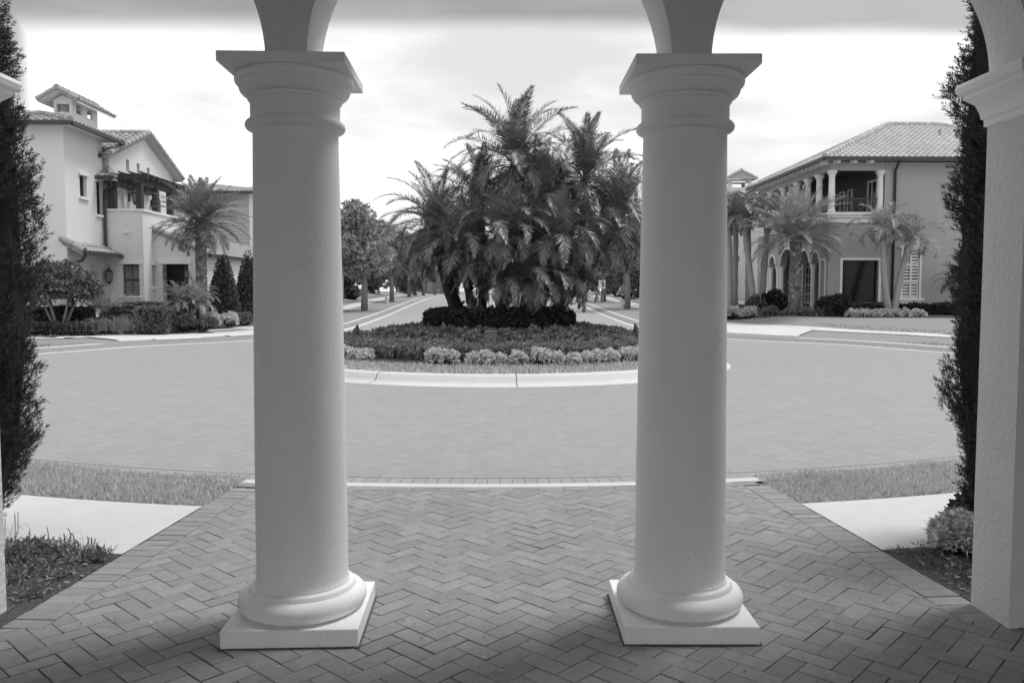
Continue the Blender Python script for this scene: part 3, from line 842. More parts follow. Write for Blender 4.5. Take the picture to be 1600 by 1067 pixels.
    tiles(b, (-15.22,y0,ze),(-15.22,y1,ze),(-15.93,y0,zr),(-15.93,y1,zr), .22, .3); tiles(b, (-16.64,y1,ze),(-16.64,y0,ze),(-15.93,y1,zr),(-15.93,y0,zr), .22, .3)
    caps(b, (-15.93,y0-.05,zr+.03),(-15.93,y1,zr+.03), .1); caps(b, (-16.66,y0,ze+.03),(-15.93,y0,zr+.03), .085); caps(b, (-15.20,y0,ze+.03),(-15.93,y0,zr+.03), .085)
    ro = b.build('chimney_roof', M['tile_mid'], co)
    u = MB(); u.hexa([(-16.62,y0,ze-.07),(-15.93,y0,zr-.08),(-15.93,y1,zr-.08),(-16.62,y1,ze-.07),(-16.62,y0,ze),(-15.93,y0,zr-.01),(-15.93,y1,zr-.01),(-16.62,y1,ze)])
    u.hexa([(-15.93,y0,zr-.08),(-15.24,y0,ze-.07),(-15.24,y1,ze-.07),(-15.93,y1,zr-.08),(-15.93,y0,zr-.01),(-15.24,y0,ze),(-15.24,y1,ze),(-15.93,y1,zr-.01)])
    u.build('chimney_soffit', M['trim'], co); co.location = co.location + Vector((.27, 0, -.30))
    # gable roof
    ze, zr = 6.70, 8.12; xo = -14.55
    roof_part(R_, [((-24.4,31.55,ze),(xo,31.55,ze),(-24.4,35.1,zr),(xo,35.1,zr)), ((xo,38.65,ze),(-24.4,38.65,ze),(xo,35.1,zr),(-24.4,35.1,zr))],
              [((-24.4,35.1,zr+.05),(xo,35.1,zr+.05)), ((xo,31.5,ze+.05),(xo,35.1,zr+.06)), ((xo,38.7,ze+.05),(xo,35.1,zr+.06))], 'tile_mid')
    s = MB()
    s.hexa([(-24.3,31.6,ze-.12),(xo+.02,31.6,ze-.12),(xo+.02,35.1,zr-.12),(-24.3,35.1,zr-.12),(-24.3,31.6,ze-.02),(xo+.02,31.6,ze-.02),(xo+.02,35.1,zr-.02),(-24.3,35.1,zr-.02)])
    s.hexa([(-24.3,35.1,zr-.12),(xo+.02,35.1,zr-.12),(xo+.02,38.6,ze-.12),(-24.3,38.6,ze-.12),(-24.3,35.1,zr-.02),(xo+.02,35.1,zr-.02),(xo+.02,38.6,ze-.02),(-24.3,38.6,ze-.02)])
    s.build('soffit', M['siding'], R_)
    gutter(R_, (-24.4,31.5,ze-.06), (xo-.3,31.5,ze-.06))
    # small eave return and its downspout
    roof_part(R_, [((-15.5,31.25,5.82),(-14.35,31.25,5.82),(-15.5,31.95,6.15),(-14.75,31.95,6.15)), ((-14.35,31.25,5.82),(-14.35,31.98,5.82),(-14.8,31.95,6.15),(-14.8,31.98,6.15))], [((-14.35,31.25,5.87),(-14.8,31.95,6.2))], 'tile_mid')
    e = MB(); e.box(-15.05, -14.4, 31.3, 31.79, 5.72, 5.8); e.build('soffit', M['trim'], R_)
    gutter(R_, (-15.5,31.2,5.78), (-14.3,31.2,5.78))
    pipe(R_, [(-14.45,31.25,5.75),(-14.5,31.5,5.55),(-14.84,31.66,5.3),(-14.86,31.68,5.1),(-14.86,31.68,3.35),(-14.8,31.6,3.3)])
    # porch pent roof
    roof_part(R_, [((-14.35,28.95,2.92),(-14.35,31.85,2.92),(-15.1,28.95,3.32),(-15.1,31.85,3.32))], [((-14.33,28.95,2.96),(-15.1,28.95,3.37))], 'tile_mid')
    e = MB(); e.hexa([(-15.09,29,3.18),(-14.38,29,2.8),(-14.38,31.79,2.8),(-15.09,31.79,3.18),(-15.09,29,3.26),(-14.38,29,2.88),(-14.38,31.79,2.88),(-15.09,31.79,3.26)]); e.build('soffit', M['trim'], R_)
    gutter(R_, (-14.31,28.95,2.88), (-14.31,31.85,2.88))
    pipe(R_, [(-14.33,29.05,2.84),(-14.5,29.1,2.62),(-14.84,29.12,2.55),(-14.87,29.12,2.4),(-14.87,29.12,GL)])
    # pergola over the balcony
    pg = MB(); pg.beam((-13.62,31.5,5.72),(-13.62,35.6,5.72),.14,.2); pg.beam((-14.72,31.5,5.72),(-14.72,35.6,5.72),.14,.2)
    for k in range(8):
        y = 31.72+k*.52; pg.beam((-14.82,y,5.9),(-13.2,y,5.9),.09,.2)
    for k in range(4): pg.beam((-14.6+k*.4,31.45,6.03),(-14.6+k*.4,35.6,6.03),.05,.06)
    po = pg.build('pergola', M['darkwood'], R_)
    for y in (31.9, 33.35, 34.8):
        p = MB(); p.box(-13.73,-13.51, y-.11, y+.11, 4.68, 5.72); p.build('post', M['darkwood'], po)
    p = MB(); p.box(-14.78,-14.5, 31.76, 31.98, 4.68, 5.72); p.build('post', M['darkwood'], po)
    lantern(R_, -14.79, 33.62, 5.3, 1, 0, .9); lantern(R_, -14.79, 35.75, 5.28, 1, 0, .9)
    lantern(R_, -14.8, 31.79, 2.1, .3, -.95, .9)
    vt = MB(); vt.box(-14.2,-13.98,31.70,31.8,3.76,3.83); vt.tube([(-14.0,31.73,3.76),(-14.0,31.73,3.6)], .02, 6); vt.build('vent', M['trim'], R_)
    # low garage wing
    w = MB(); LF = Fr(-13.5, 32.8, -11.55, 32.8); dh = (.3, 1.32, GL, 2.62)
    zt0, zt1 = 3.9, 3.02
    wall(w, LF, 0, 2.95, [dh], .5)
    w.add([LF.p(0,2.95), LF.p(1.95,2.95), LF.p(1.95,zt1), LF.p(0,zt0)], [(0,1,2,3)])
    LS = Fr(-11.55, 32.8, -11.55, 46); wall(w, LS, 0, 3.0, [(2.2,2.9,1.4,2.5),(5.2,6.1,1.4,2.5)])
    w.build('garage_wall', M['wall_l'], R_)
    window(R_, LS, (2.2,2.9,1.4,2.5), header=True); window(R_, LS, (5.2,6.1,1.4,2.5), header=True)
    roof_part(R_, [((-11.35,32.7,2.98),(-11.35,46,2.98),(-13.5,32.7,3.96),(-13.5,46,3.96))], [((-11.33,32.72,3.04),(-13.5,32.72,4.02))], 'tile')
    gutter(R_, (-11.3,32.75,2.96), (-11.3,46,2.96))
    t = MB(); LF.box(t, .16, 1.46, 2.62, 2.84, 0, .05); t.build('lintel', M['trim'], R_)
    d = MB(); LF.box(d, .3, .98, GL, 2.62, -.49, -.44); d.build('dark_door', M['darkdoor'], R_)
    d = MB(); LF.box(d, .98, 1.3, GL, 2.62, -.5, -.46); d.build('side_panel', M['interior'], R_)
    lantern(R_, -13.05, 32.8, 2.2, 0, -1, .55); lantern(R_, -12.2, 32.8, 2.2, 0, -1, .55)
left_house()

GR = .4
def right_house():
    X0, Y0 = 15.05, 37.0
    R_ = thing('stucco_house', 'grey stucco house with hipped tile roof, arched loggia and open corner balcony', 'house', (20, 42, GR))
    w = MB()
    F = Fr(X0, Y0, 27, Y0)
    pic = (.66, 2.32, .95, 2.95); sh = (3.42, 4.2, 1.22, 3.42)
    wall(w, F, 0, 4.7, [pic, sh], .2)
    # arched street side
    SL = Fr(X0, 47, X0, Y0); n = 20
    arches = [(.55,1.25,2.95),(2.05,2.95,2.98),(3.75,5.85,2.86),(6.55,7.75,2.92),(8.1,9.0,2.92)]
    seg = [0]+[q for a in arches for q in a[:2]]+[SL.L]
    for i in range(0, len(seg), 2):
        a, c = seg[i], seg[i+1]; z0 = 0 if i in (0, len(seg)-2) else 2.84
        w.add([SL.p(a,z0), SL.p(c,z0), SL.p(c,4.7), SL.p(a,4.7)], [(0,1,2,3)])
        if z0: w.add([SL.p(a,z0), SL.p(a,z0,-.35), SL.p(c,z0,-.35), SL.p(c,z0)], [(0,1,2,3)])
    for a, c, zs in arches:
        tr = MB(); r = (c-a)/2; m = (a+c)/2; k = min(1.0, .85/r)
        P_ = [(m-r*math.cos(PI*i/n), zs+r*k*math.sin(PI*i/n)) for i in range(n+1)]
        O_ = [(m-(r+.1)*math.cos(PI*i/n), zs+(r*k+.1)*math.sin(PI*i/n)) for i in range(n+1)]
        for i in range(n):
            (u0, z0), (u1, z1) = P_[i], P_[i+1]
            w.add([SL.p(u0,z0), SL.p(u1,z1), SL.p(u1,4.7), SL.p(u0,4.7)], [(0,1,2,3)])
            w.add([SL.p(u0,z0), SL.p(u0,z0,-.35), SL.p(u1,z1,-.35), SL.p(u1,z1)], [(0,1,2,3)])
            (p0, q0), (p1, q1) = O_[i], O_[i+1]
            tr.hexa([SL.p(u0,z0,.0), SL.p(u1,z1,.0), SL.p(u1,z1,.05), SL.p(u0,z0,.05), SL.p(p0,q0,.0), SL.p(p1,q1,.0), SL.p(p1,q1,.05), SL.p(p0,q0,.05)])
        tr.build('arch_trim', M['trim'], R_)
        for u in (a, c):
            w.add([SL.p(u,2.84), SL.p(u,zs), SL.p(u,zs,-.35), SL.p(u,2.84,-.35)], [(0,1,2,3) if u == a else (3,2,1,0)])
    # loggia behind the arches
    LB = Fr(X0+1.9, 47, X0+1.9, Y0+.21); w1 = MB(); wall(w1, LB, 0, 4.2); w1.build('loggia_wall', M['interior'], R_)  # wall coloured dark to stand for the shade behind the arches
    w.add([(X0+.35,Y0+.21,4.1),(X0+1.9,Y0+.21,4.1),(X0+1.9,47,4.1),(X0+.35,47,4.1)], [(0,1,2,3)])
    # upper storey
    U = Fr(17.55, Y0, 27, Y0); wall(w, U, 4.7, 7.35)
    w.build('wall', M['wall_r'], R_); w0 = w; w = MB()
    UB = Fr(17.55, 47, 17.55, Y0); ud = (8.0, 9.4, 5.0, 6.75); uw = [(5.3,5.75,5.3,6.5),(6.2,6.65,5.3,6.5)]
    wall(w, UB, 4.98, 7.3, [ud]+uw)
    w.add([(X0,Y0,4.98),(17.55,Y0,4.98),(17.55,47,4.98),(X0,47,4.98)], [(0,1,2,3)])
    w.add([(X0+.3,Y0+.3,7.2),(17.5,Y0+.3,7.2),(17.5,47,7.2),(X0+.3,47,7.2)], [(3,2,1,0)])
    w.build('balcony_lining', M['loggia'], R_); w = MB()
    w.box(X0+.02, 17.55, Y0+.02, Y0+.3, 6.98, 7.36); w.box(X0+.02, X0+.3, Y0+.3, 47, 6.98, 7.36)
    wall(w, Fr(27, 47, X0, 47), 0, 7.35); wall(w, Fr(27, Y0, 27, 47), 0, 7.35)
    w.build('upper_wall', M['wall_r'], R_)
    for u in (.42, 1.4, 1.9, 3.1, 3.6, 6.0, 6.4, 7.92, 9.12):
        c = MB(); x, y, _ = SL.p(u, 0, -.15)
        c.lathe([(.15,GR-.3),(.15,GR+.3),(.125,GR+.34),(.12,2.5),(.14,2.52),(.13,2.58),(.17,2.76),(.19,2.78),(.19,2.84)], x, y, 14)
        c.build('loggia_column', M['trim'], R_, smooth=30)
    t = MB(); SL.box(t, 9.1, 9.2, 0.4, 2.95, 0, .05); SL.box(t, 9.72, 9.82, .4, 3.0, 0, .05); SL.box(t, 9.2, 9.72, 2.95, 3.05, 0, .05); t.build('corner_trim', M['trim'], R_)
    # windows
    window(R_, F, pic, d=.14, nu=1, nz=1, surround=.11, sill=False, glassm='glass_soft', frame_m='darkmetal')
    window(R_, F, sh, d=.05, nu=2, nz=3, louver=15, surround=0, sill=False, bm='trim')
    t = MB(); F.box(t, sh[0]-.12, sh[1]+.12, sh[3], sh[3]+.1, 0, .06); F.box(t, sh[0]-.2, sh[1]+.2, sh[3]+.1, sh[3]+.17, 0, .12)
    F.box(t, sh[0]-.2, sh[1]+.2, sh[2]-.1, sh[2], 0, .12); F.box(t, sh[0]-.1, sh[1]+.1, sh[2]-.24, sh[2]-.1, 0, .06)
    F.box(t, sh[0]-.08, sh[0], sh[2], sh[3], 0, .03); F.box(t, sh[1], sh[1]+.08, sh[2], sh[3], 0, .03); F.box(t, (sh[0]+sh[1])/2-.035, (sh[0]+sh[1])/2+.035, sh[2]+.05, sh[3]-.05, -.055, -.012)
    for q in (.36, .7): F.box(t, sh[0]+.05, sh[1]-.05, sh[2]+(sh[3]-sh[2])*q-.035, sh[2]+(sh[3]-sh[2])*q+.035, -.055, -.014)
    t.build('window_head', M['trim'], R_)
    window(R_, UB, ud, d=.1, nu=3, nz=1, sill=False, frame_m='trim', fw=.1)
    for h in uw: window(R_, UB, h, d=.1, sill=False, surround=.06)
    for u in (2.4, 4.7, 7.2, 8.5):
        window(R_, LB, (u, u+.9, .9, 2.9), d=-.06, nu=2, nz=4, sill=False, frame_m='trim')
    # balcony ledge, columns, rail
    lg = MB()
    for (a, z0, z1) in ((.16,4.98,5.1),(.10,4.86,4.98),(.05,4.62,4.86)):
        lg.box(X0-a, 17.55, Y0-a, Y0, z0, z1); lg.box(X0-a, X0, Y0, 47, z0, z1)
    lg.build('balcony_ledge', M['trim'], R_)
    for x, y in ((X0+.16,Y0+.16),(X0+.16,Y0+1.6),(X0+.16,Y0+3.0),(X0+.16,Y0+4.4),(X0+.16,Y0+6.4),(X0+.16,Y0+8.4),(17.42,Y0+.16)):
        c = MB(); c.lathe([(.17,5.1),(.17,5.22),(.145,5.25),(.145,5.9),(.13,6.7),(.16,6.72),(.14,6.76),(.15,6.8),(.21,6.87),(.22,6.9),(.22,6.98)], x, y, 16)
        c.box(x-.2, x+.2, y-.2, y+.2, 4.98, 5.1)
        c.build('balcony_column', M['trim'], R_, smooth=30)
    rl = MB()
    for a, c in (((X0+.3,Y0+.12),(17.3,Y0+.12)), ((X0+.12,Y0+.3),(X0+.12,46.5))):
        rl.beam((*a,5.72),(*c,5.72),.06,.07); rl.beam((*a,5.14),(*c,5.14),.05,.05); rl.beam((*a,5.6),(*c,5.6),.03,.03)
        L_ = math.dist(a, c); nn = round(L_/.42)
        for i in range(nn+1):
            p = [a[k]+(c[k]-a[k])*i/nn for k in (0,1)]; rl.beam((*p,5.16),(*p,5.72),.025,.025)
            if i < nn:
                q = [a[k]+(c[k]-a[k])*(i+1)/nn for k in (0,1)]
                rl.beam((*p,5.2),(*q,5.6),.022,.022); rl.beam((*p,5.6),(*q,5.2),.022,.022)
    rl.build('balcony_rail', M['darkmetal'], R_)
    # hip roof
    ze, zr = 7.46, 9.98; ex0, ex1, ey0, ey1 = 14.55, 27.6, 36.4, 47.6; ym = (ey0+ey1)/2; rx0, rx1 = 20.0, 22.6
    roof_part(R_, [((ex0,ey0,ze),(ex1,ey0,ze),(rx0,ym,zr),(rx1,ym,zr)), ((ex0,ey1,ze),(ex0,ey0,ze),(rx0,ym,zr),(rx0,ym,zr)),
                   ((ex1,ey1,ze),(ex0,ey1,ze),(rx1,ym,zr),(rx0,ym,zr)), ((ex1,ey0,ze),(ex1,ey1,ze),(rx1,ym,zr),(rx1,ym,zr))],
              [((ex0,ey0,ze+.07),(rx0,ym,zr+.07)), ((ex0,ey1,ze+.07),(rx0,ym,zr+.07)), ((rx0,ym,zr+.07),(rx1,ym,zr+.07)), ((ex1,ey0,ze+.07),(rx1,ym,zr+.07))], 'tile_pale',
              under=[[(ex0+.02,ey0+.02,ze-.04),(ex0+.02,ey1-.02,ze-.04),(ex1,ey1-.02,ze-.04),(ex1,ey0+.02,ze-.04)]])
    gutter(R_, (ex0,ey0-.05,ze-.05),(ex1,ey0-.05,ze-.05)); gutter(R_, (ex0-.05,ey0,ze-.05),(ex0-.05,ey1,ze-.05))
    for k in range(19):
        br = MB(); y = Y0+.25+k*.55; br.box(ex0+.12, X0+.02, y-.07, y+.07, 7.24, 7.41); br.build('eave_bracket', M['trim'], R_)
    for k in range(3):
        br = MB(); x = X0+.2+k*.75; br.box(x-.07, x+.07, ey0+.12, Y0+.02, 7.24, 7.41); br.build('eave_bracket', M['trim'], R_)
    pipe(R_, [(17.98,36.5,7.35),(17.98,36.75,7.15),(17.98,36.92,6.95),(17.98,36.92,GR)], .06)
    vt = MB(); vt.lathe([(.05,8.9),(.05,9.35),(.07,9.36),(.07,9.4)], 21.6, 40.0, 10); vt.build('roof_vent', M['tile'], R_)
right_house()

def plain_house(name, label, x0, x1, y0, y1, gz, zw, zr, wallm, tilem, side, holes, cupola=None, over=.5, axis_y=True):
    """a neighbour house: hip roof, street-side and front windows"""
    R_ = thing(name, label, 'house', ((x0+x1)/2, (y0+y1)/2, gz))
    w = MB(); F = Fr(x0, y0, x1, y0); S = Fr(x1, y0, x1, y1) if side > 0 else Fr(x0, y1, x0, y0)
    wall(w, F, gz-.5, zw, holes[0]); wall(w, S, gz-.5, zw, holes[1])
    B = Fr(x1, y1, x0, y1); wall(w, B, gz-.5, zw); O = Fr(x0, y1, x0, y0) if side > 0 else Fr(x1, y0, x1, y1); wall(w, O, gz-.5, zw)
    w.build('wall', M[wallm], R_)
    for h in holes[0]: window(R_, F, h, nu=2, nz=3, surround=.1, louver=8)
    for h in holes[1]: window(R_, S, h, nu=2, nz=3, surround=.1, louver=8)
    a, b_, c, d = x0-over, x1+over, y0-over, y1+over; xm = (a+b_)/2; h = (b_-a)/2
    roof_part(R_, [((a,c,zw+.05),(b_,c,zw+.05),(xm,c+h,zr),(xm,c+h,zr)), ((b_,c,zw+.05),(b_,d,zw+.05),(xm,c+h,zr),(xm,d-h,zr)),
                   ((b_,d,zw+.05),(a,d,zw+.05),(xm,d-h,zr),(xm,d-h,zr)), ((a,d,zw+.05),(a,c,zw+.05),(xm,d-h,zr),(xm,c+h,zr))],
              [((a,c,zw+.1),(xm,c+h,zr+.05)), ((b_,c,zw+.1),(xm,c+h,zr+.05)), ((xm,c+h,zr+.05),(xm,d-h,zr+.05))], tilem,
              under=[[(a,c,zw),(a,d,zw),(b_,d,zw),(b_,c,zw)]])
    gutter(R_, (a,c-.05,zw),(b_,c-.05,zw)); gutter(R_, ((b_ if side > 0 else a),c,zw),((b_ if side > 0 else a),d,zw))
    if cupola:
        x, y, z0, z1, s = cupola
        ch = MB(); fs = [Fr(x-s,y-s,x+s,y-s), Fr(x+s,y-s,x+s,y+s), Fr(x+s,y+s,x-s,y+s), Fr(x-s,y+s,x-s,y-s)]
        for f_ in fs: wall(ch, f_, z0, z1, [(.3*s,1.7*s,z1-.55,z1-.12)], .12)
        co = ch.build('chimney', M[wallm], R_); b = MB(); q = s+.35
        tiles(b, (x-q,y+q,z1),(x-q,y-q,z1),(x,y+q,z1+.55),(x,y-q,z1+.55), .25, .3); tiles(b, (x+q,y-q,z1),(x+q,y+q,z1),(x,y-q,z1+.55),(x,y+q,z1+.55), .25, .3)
        caps(b, (x,y-q,z1+.6),(x,y+q,z1+.6)); caps(b, (x-q,y-q,z1+.04),(x,y-q,z1+.6), .09); caps(b, (x+q,y-q,z1+.04),(x,y-q,z1+.6), .09)
        b.add([(x-q,y-q,z1-.02),(x+q,y-q,z1-.02),(x,y-q,z1+.52)], [(0,1,2)])
        b.build('chimney_roof', M[tilem], co)
    return R_
H1 = plain_house('siding_house', 'grey siding house with white window trim, partly hidden behind the date palm', -22, -13.6, 46.5, 60, .6, 7.0, 7.95, 'siding', 'tile_pale', 1,
     ([(4.6,5.6,4.4,6.1),(6.9,7.7,1.4,2.8)], [(1.2,2.2,4.4,6.2),(4,5,4.4,6.2),(8,9,4.4,6.2)]))
sd = MB(); fH = Fr(-22, 46.5, -13.6, 46.5)
for k in range(24):
    z = 3.3+k*.15; fH.box(sd, 0, 4.48, z, z+.02, 0, .02); fH.box(sd, 5.72, 8.4, z, z+.02, 0, .02)
fH.box(sd, 8.2, 8.42, .6, 6.98, 0, .04); sd.build('corner_board', M['trim'], H1)
plain_house('far_house', 'pale house far down the street, only its eave showing beside a column', -24, -14.0, 66, 80, 1.0, 8.6, 10.6, 'wall_l', 'tile', 1, ([(3,4.2,5.5,7.2),(6.5,7.7,5.5,7.2)], [(2,3,5.4,7),(6,7,5.4,7)]))
H2 = plain_house('columned_house', 'pale house with a square lookout and white garage columns, behind the right house', 15.4, 27, 56, 70, .9, 6.6, 9.6, 'wall_l', 'tile_pale', -1,
     ([(3.2,4.4,1.6,3.4),(6,7.2,1.6,3.4)], [(2,3.2,1.4,3.4),(5,6.2,1.4,3.4),(9,10.2,1.4,3.4)]), cupola=(17.1, 58.4, 6.5, 9.35, .8))
gp = MB(); gp.box(13.0, 15.38, 54.6, 60, 3.9, 4.5); gp.build('portico_beam', M['trim'], H2)
for x, y in ((13.2,54.8),(14.1,54.8),(15.1,54.8),(13.2,57.2),(13.2,59.6)):
    c = MB(); c.box(x-.19, x+.19, y-.19, y+.19, .4, 3.9); c.box(x-.24, x+.24, y-.24, y+.24, .4, 1.1); c.box(x-.23, x+.23, y-.23, y+.23, 3.72, 3.89)
    c.build('portico_column', M['trim'], H2)
rf = MB(); tiles(rf, (12.7,54.3,4.55),(15.4,54.3,4.55),(12.7,57.4,5.7),(15.4,57.4,5.7)); rf.build('portico_roof', M['tile_pale'], H2)
# ------------------------------------------------------------------ palms
def frond_geo(L, e0, droop, n=44, ll=.34, lw=.028, twist=0.0, rng=RNG, vee=.35, base=.12, hang=.25, thick=.016):
    """one pinnate frond in its own plane: x outwards, z up. Returns leaflet and stalk arrays"""
    m = 14; ts = np.linspace(0, 1, m); ang = e0 - droop*ts**1.35
    step = L/(m-1); x = np.concatenate([[0], np.cumsum(np.cos(ang[:-1])*step)]); z = np.concatenate([[0], np.cumsum(np.sin(ang[:-1])*step)])
    bend = twist*ts**2*L
    C_ = np.stack([x, bend, z], 1)
    t = np.linspace(base, .995, n); P = np.stack([np.interp(t, ts, C_[:,k]) for k in range(3)], 1)
    T = unit(np.gradient(P, axis=0)); Sd = unit(np.cross(T, np.array([0,0,1.0])) + 1e-6); N_ = np.cross(Sd, T)
    Ps, Ds, Ss, Ls, Ws = [], [], [], [], []
    for s in (-1, 1):
        f = .42+.75*t**1.5 + rng.normal(0, .07, n)
        D = unit(T*f[:,None] + Sd*s*(1.0-.45*t)[:,None] + N_*(vee*(1-.3*t)+rng.normal(0,.13,n))[:,None] + np.array([0,0,-1.0])*(hang*(.4+rng.random(n)))[:,None])
        ln = ll*np.sin(PI*(.16+.80*t**.85))**.7*(.82+.3*rng.random(n))
        Ps.append(P); Ds.append(D); Ls.append(ln); Ws.append(lw*(.75+.5*rng.random(n)))
        Ss.append(unit(np.cross(D, N_+.4*rdir(n, rng))))
    v, f = diamonds(np.concatenate(Ps), np.concatenate(Ds), np.concatenate(Ss), np.concatenate(Ls), np.concatenate(Ws))
    # the stalk: a tapering three-sided rod
    rv, rf = [], []
    for i in range(m):
        w = thick*(1.1-ts[i]) + .003
        tt = C_[min(i+1,m-1)]-C_[max(i-1,0)]; tt = tt/np.linalg.norm(tt); sd = np.array([0,1.0,0]); nn = np.cross(sd, tt)
        rv += [C_[i]+sd*w, C_[i]-sd*w, C_[i]+nn*w*1.1]
        if i:
            for a, b in ((0,1),(1,2),(2,0)): rf.append((i*3-3+a, i*3-3+b, i*3+b, i*3+a))
    return (v, f), (np.array(rv), np.array(rf))
def rotz(v, a):
    c, s = math.cos(a), math.sin(a); return np.stack([v[:,0]*c-v[:,1]*s, v[:,0]*s+v[:,1]*c, v[:,2]], 1)
def crown_mesh(name, n, L, leafm, stalkm, e_hi=86, e_lo=-25, droop=(25, 85), ll=.34, lw=.028, nl=44, hang=.25, rng=RNG, vee=.35, power=1.0, thick=.016):
    VL, FL, VS, FS = [], [], [], []; ol = os_ = 0
    for i in range(n):
        q = ((i+.5)/n)**power; e0 = math.radians(e_hi+(e_lo-e_hi)*q + rng.normal(0, 6)); dp = math.radians(droop[0]+(droop[1]-droop[0])*min(1, q*2.4)*(.75+.5*rng.random()))
        ln = L*(.72+.34*math.sin(PI*min(1, q*.9+.12)))*(.9+.2*rng.random())
        (v, f), (sv_, sf) = frond_geo(ln, e0, dp, nl, ll, lw, rng.normal(0, .12), rng, vee, hang=hang*(.4+q), thick=thick)
        a = i*2.39996+rng.normal(0, .18); r0 = .05
        for arr, fa, VV, FF in ((v, f, VL, FL), (sv_, sf, VS, FS)):
            w = rotz(arr+np.array([r0, 0, -.14*q]), a); VV.append(w)
        FL.append(f+ol); ol += len(v); FS.append(sf+os_); os_ += len(sv_)
    V = np.concatenate(VL+VS); nL = ol
    F = np.concatenate([np.concatenate(FL), np.concatenate(FS)+nL])
    me = bpy.data.meshes.new(name); me.from_pydata(V.tolist(), [], F.tolist()); me.materials.append(leafm); me.materials.append(stalkm)
    mi = np.zeros(len(F), int); mi[sum(len(x) for x in FL):] = 1; me.polygons.foreach_set('material_index', mi)
    return me
def crown_obj(me, parent, loc, rz=0, sc_=1.0, tilt=(0,0), name='crown'):
    o = bpy.data.objects.new(name, me); C.objects.link(o); o.parent = parent
    o.location = Vector(loc)-root_loc(parent); o.rotation_euler = (tilt[0], tilt[1], rz); o.scale = (sc_,)*3; return o
def curve_pts(a, b, sag, n=10):
    a, b = Vector(a), Vector(b); out = []
    for i in range(n):
        t = i/(n-1); p = a.lerp(b, t); p.x += sag[0]*math.sin(PI*t); p.y += sag[1]*math.sin(PI*t); out.append(p)
    return out
def fibre_trunk(parent, a, b, r0, r1, m='trunk_dark', sag=(0,0), boots=0, stubs=0):
    pts = curve_pts(a, b, sag, 14); mb = MB()
    rr = [(r0+(r1-r0)*i/13)*(1+.09*math.sin(i*2.3+r0*90)) for i in range(14)]
    mb.tube(pts, rr, 10)
    rnd = random.Random(int(abs(a[0])*977)+boots)
    if boots:        # old leaf bases in a spiral
        L_ = (Vector(b)-Vector(a)).length; n = int(boots*L_)
        for i in range(n):
            t = i/n; p = Vector(a).lerp(Vector(b), t); p.x += sag[0]*math.sin(PI*t); p.y += sag[1]*math.sin(PI*t)
            r = r0+(r1-r0)*t; an = i*2.39996; d = Vector((math.cos(an), math.sin(an), 0)); s_ = Vector((-d.y, d.x, 0)); s = r*rnd.uniform(.5,.7)
            q = p+d*r*.85; tip = p+d*(r*1.18)+Vector((0,0,s*1.15))
            mb.add([q-s_*s*.6-Vector((0,0,s*.3)), q+s_*s*.6-Vector((0,0,s*.3)), tip+s_*s*.34, tip-s_*s*.34, q+Vector((0,0,s*1.0))-d*r*.1],
                   [(0,1,2,3), (3,2,4), (0,3,4), (1,4,2)])
    for i in range(stubs):
        t = rnd.random(); p = Vector(a).lerp(Vector(b), t); p.x += sag[0]*math.sin(PI*t); p.y += sag[1]*math.sin(PI*t)
        an = rnd.random()*2*PI; r = r0+(r1-r0)*t; d = Vector((math.cos(an), math.sin(an), .9))
        mb.beam(p+d*r*.5, p+d*(r+rnd.uniform(.03,.1)), .035, .02)
    return mb.build('trunk', M[m], parent, smooth=50)

# --- the island clump of date palms
PCROWN = [crown_mesh('date_palm_crown', 50, 2.4, M['palm'], M['rachis'], 88, -30, (30, 118), .46, .021, 84, .34, np.random.default_rng(30+k)) for k in range(3)]
PLOW = crown_mesh('low_palm_crown', 36, 1.85, M['palm'], M['rachis'], 84, -8, (45, 130), .42, .020, 76, .45, np.random.default_rng(44))
PG = 'date palms in the island clump'
def isl_palm(base, top, sc_, which, rz, r0=.10, sag=(0,0), label='', low=False, tilt=(0,0)):
    b = (base[0], base[1], mound(math.hypot(base[0]-CX, base[1]-CY))-.03)
    o = thing('date_palm', label, 'palm', b, 0, PG)
    fibre_trunk(o, b, (top[0], top[1], top[2]-.03), r0, r0*.95, 'trunk_dark', sag, boots=9, stubs=16)
    crown_obj(PLOW if low else PCROWN[which], o, top, rz, sc_, tilt)
isl_palm((.15,18.3), (.42,18.2,4.42), .76, 0, .4, .098, (0,0), 'tallest dark date palm in the middle of the island clump')
isl_palm((.75,18.7), (2.05,18.9,4.15), .70, 1, 1.7, .098, (-.15,0), 'second tallest island palm, its upright fronds just left of the right column')
isl_palm((-.75,18.0), (-1.30,18.0,3.0), .62, 2, 3.0, .095, (-.1,0), 'leaning island palm with a bare dark trunk, furthest left in the clump')
isl_palm((1.05,18.5), (2.75,18.4,3.2), .68, 0, 2.2, .098, (.1,0), 'island palm leaning out to the right behind the right column')
isl_palm((.5,19.2), (1.25,19.4,3.4), .68, 2, .9, .098, (0,0), 'shaded island palm between the two tallest palms')
isl_palm((-.3,18.7), (-.35,18.9,3.5), .66, 1, 4.4, .098, (0,0), 'island palm behind the clump, its crown filling the left middle')
isl_palm((-.42,17.7), (-.75,17.3,2.5), .78, 0, 5.1, .098, (0,0), 'low drooping island palm at the front left of the clump', True)
isl_palm((.2,17.5), (.15,17.0,2.75), .70, 0, 2.6, .098, (0,0), 'low drooping island palm at the front centre of the clump', True)
isl_palm((.8,17.6), (1.2,17.2,2.6), .74, 0, .7, .098, (.05,0), 'low drooping island palm at the front right of the clump', True)
isl_palm((1.0,17.9), (2.0,17.7,2.6), .62, 0, 3.6, .098, (.15,0), 'low island palm arching right over the clipped hedge', True)
isl_palm((-.65,18.4), (-1.2,18.6,2.3), .70, 0, 1.2, .09, (0,0), 'low island palm spreading long fronds out to the left', True)
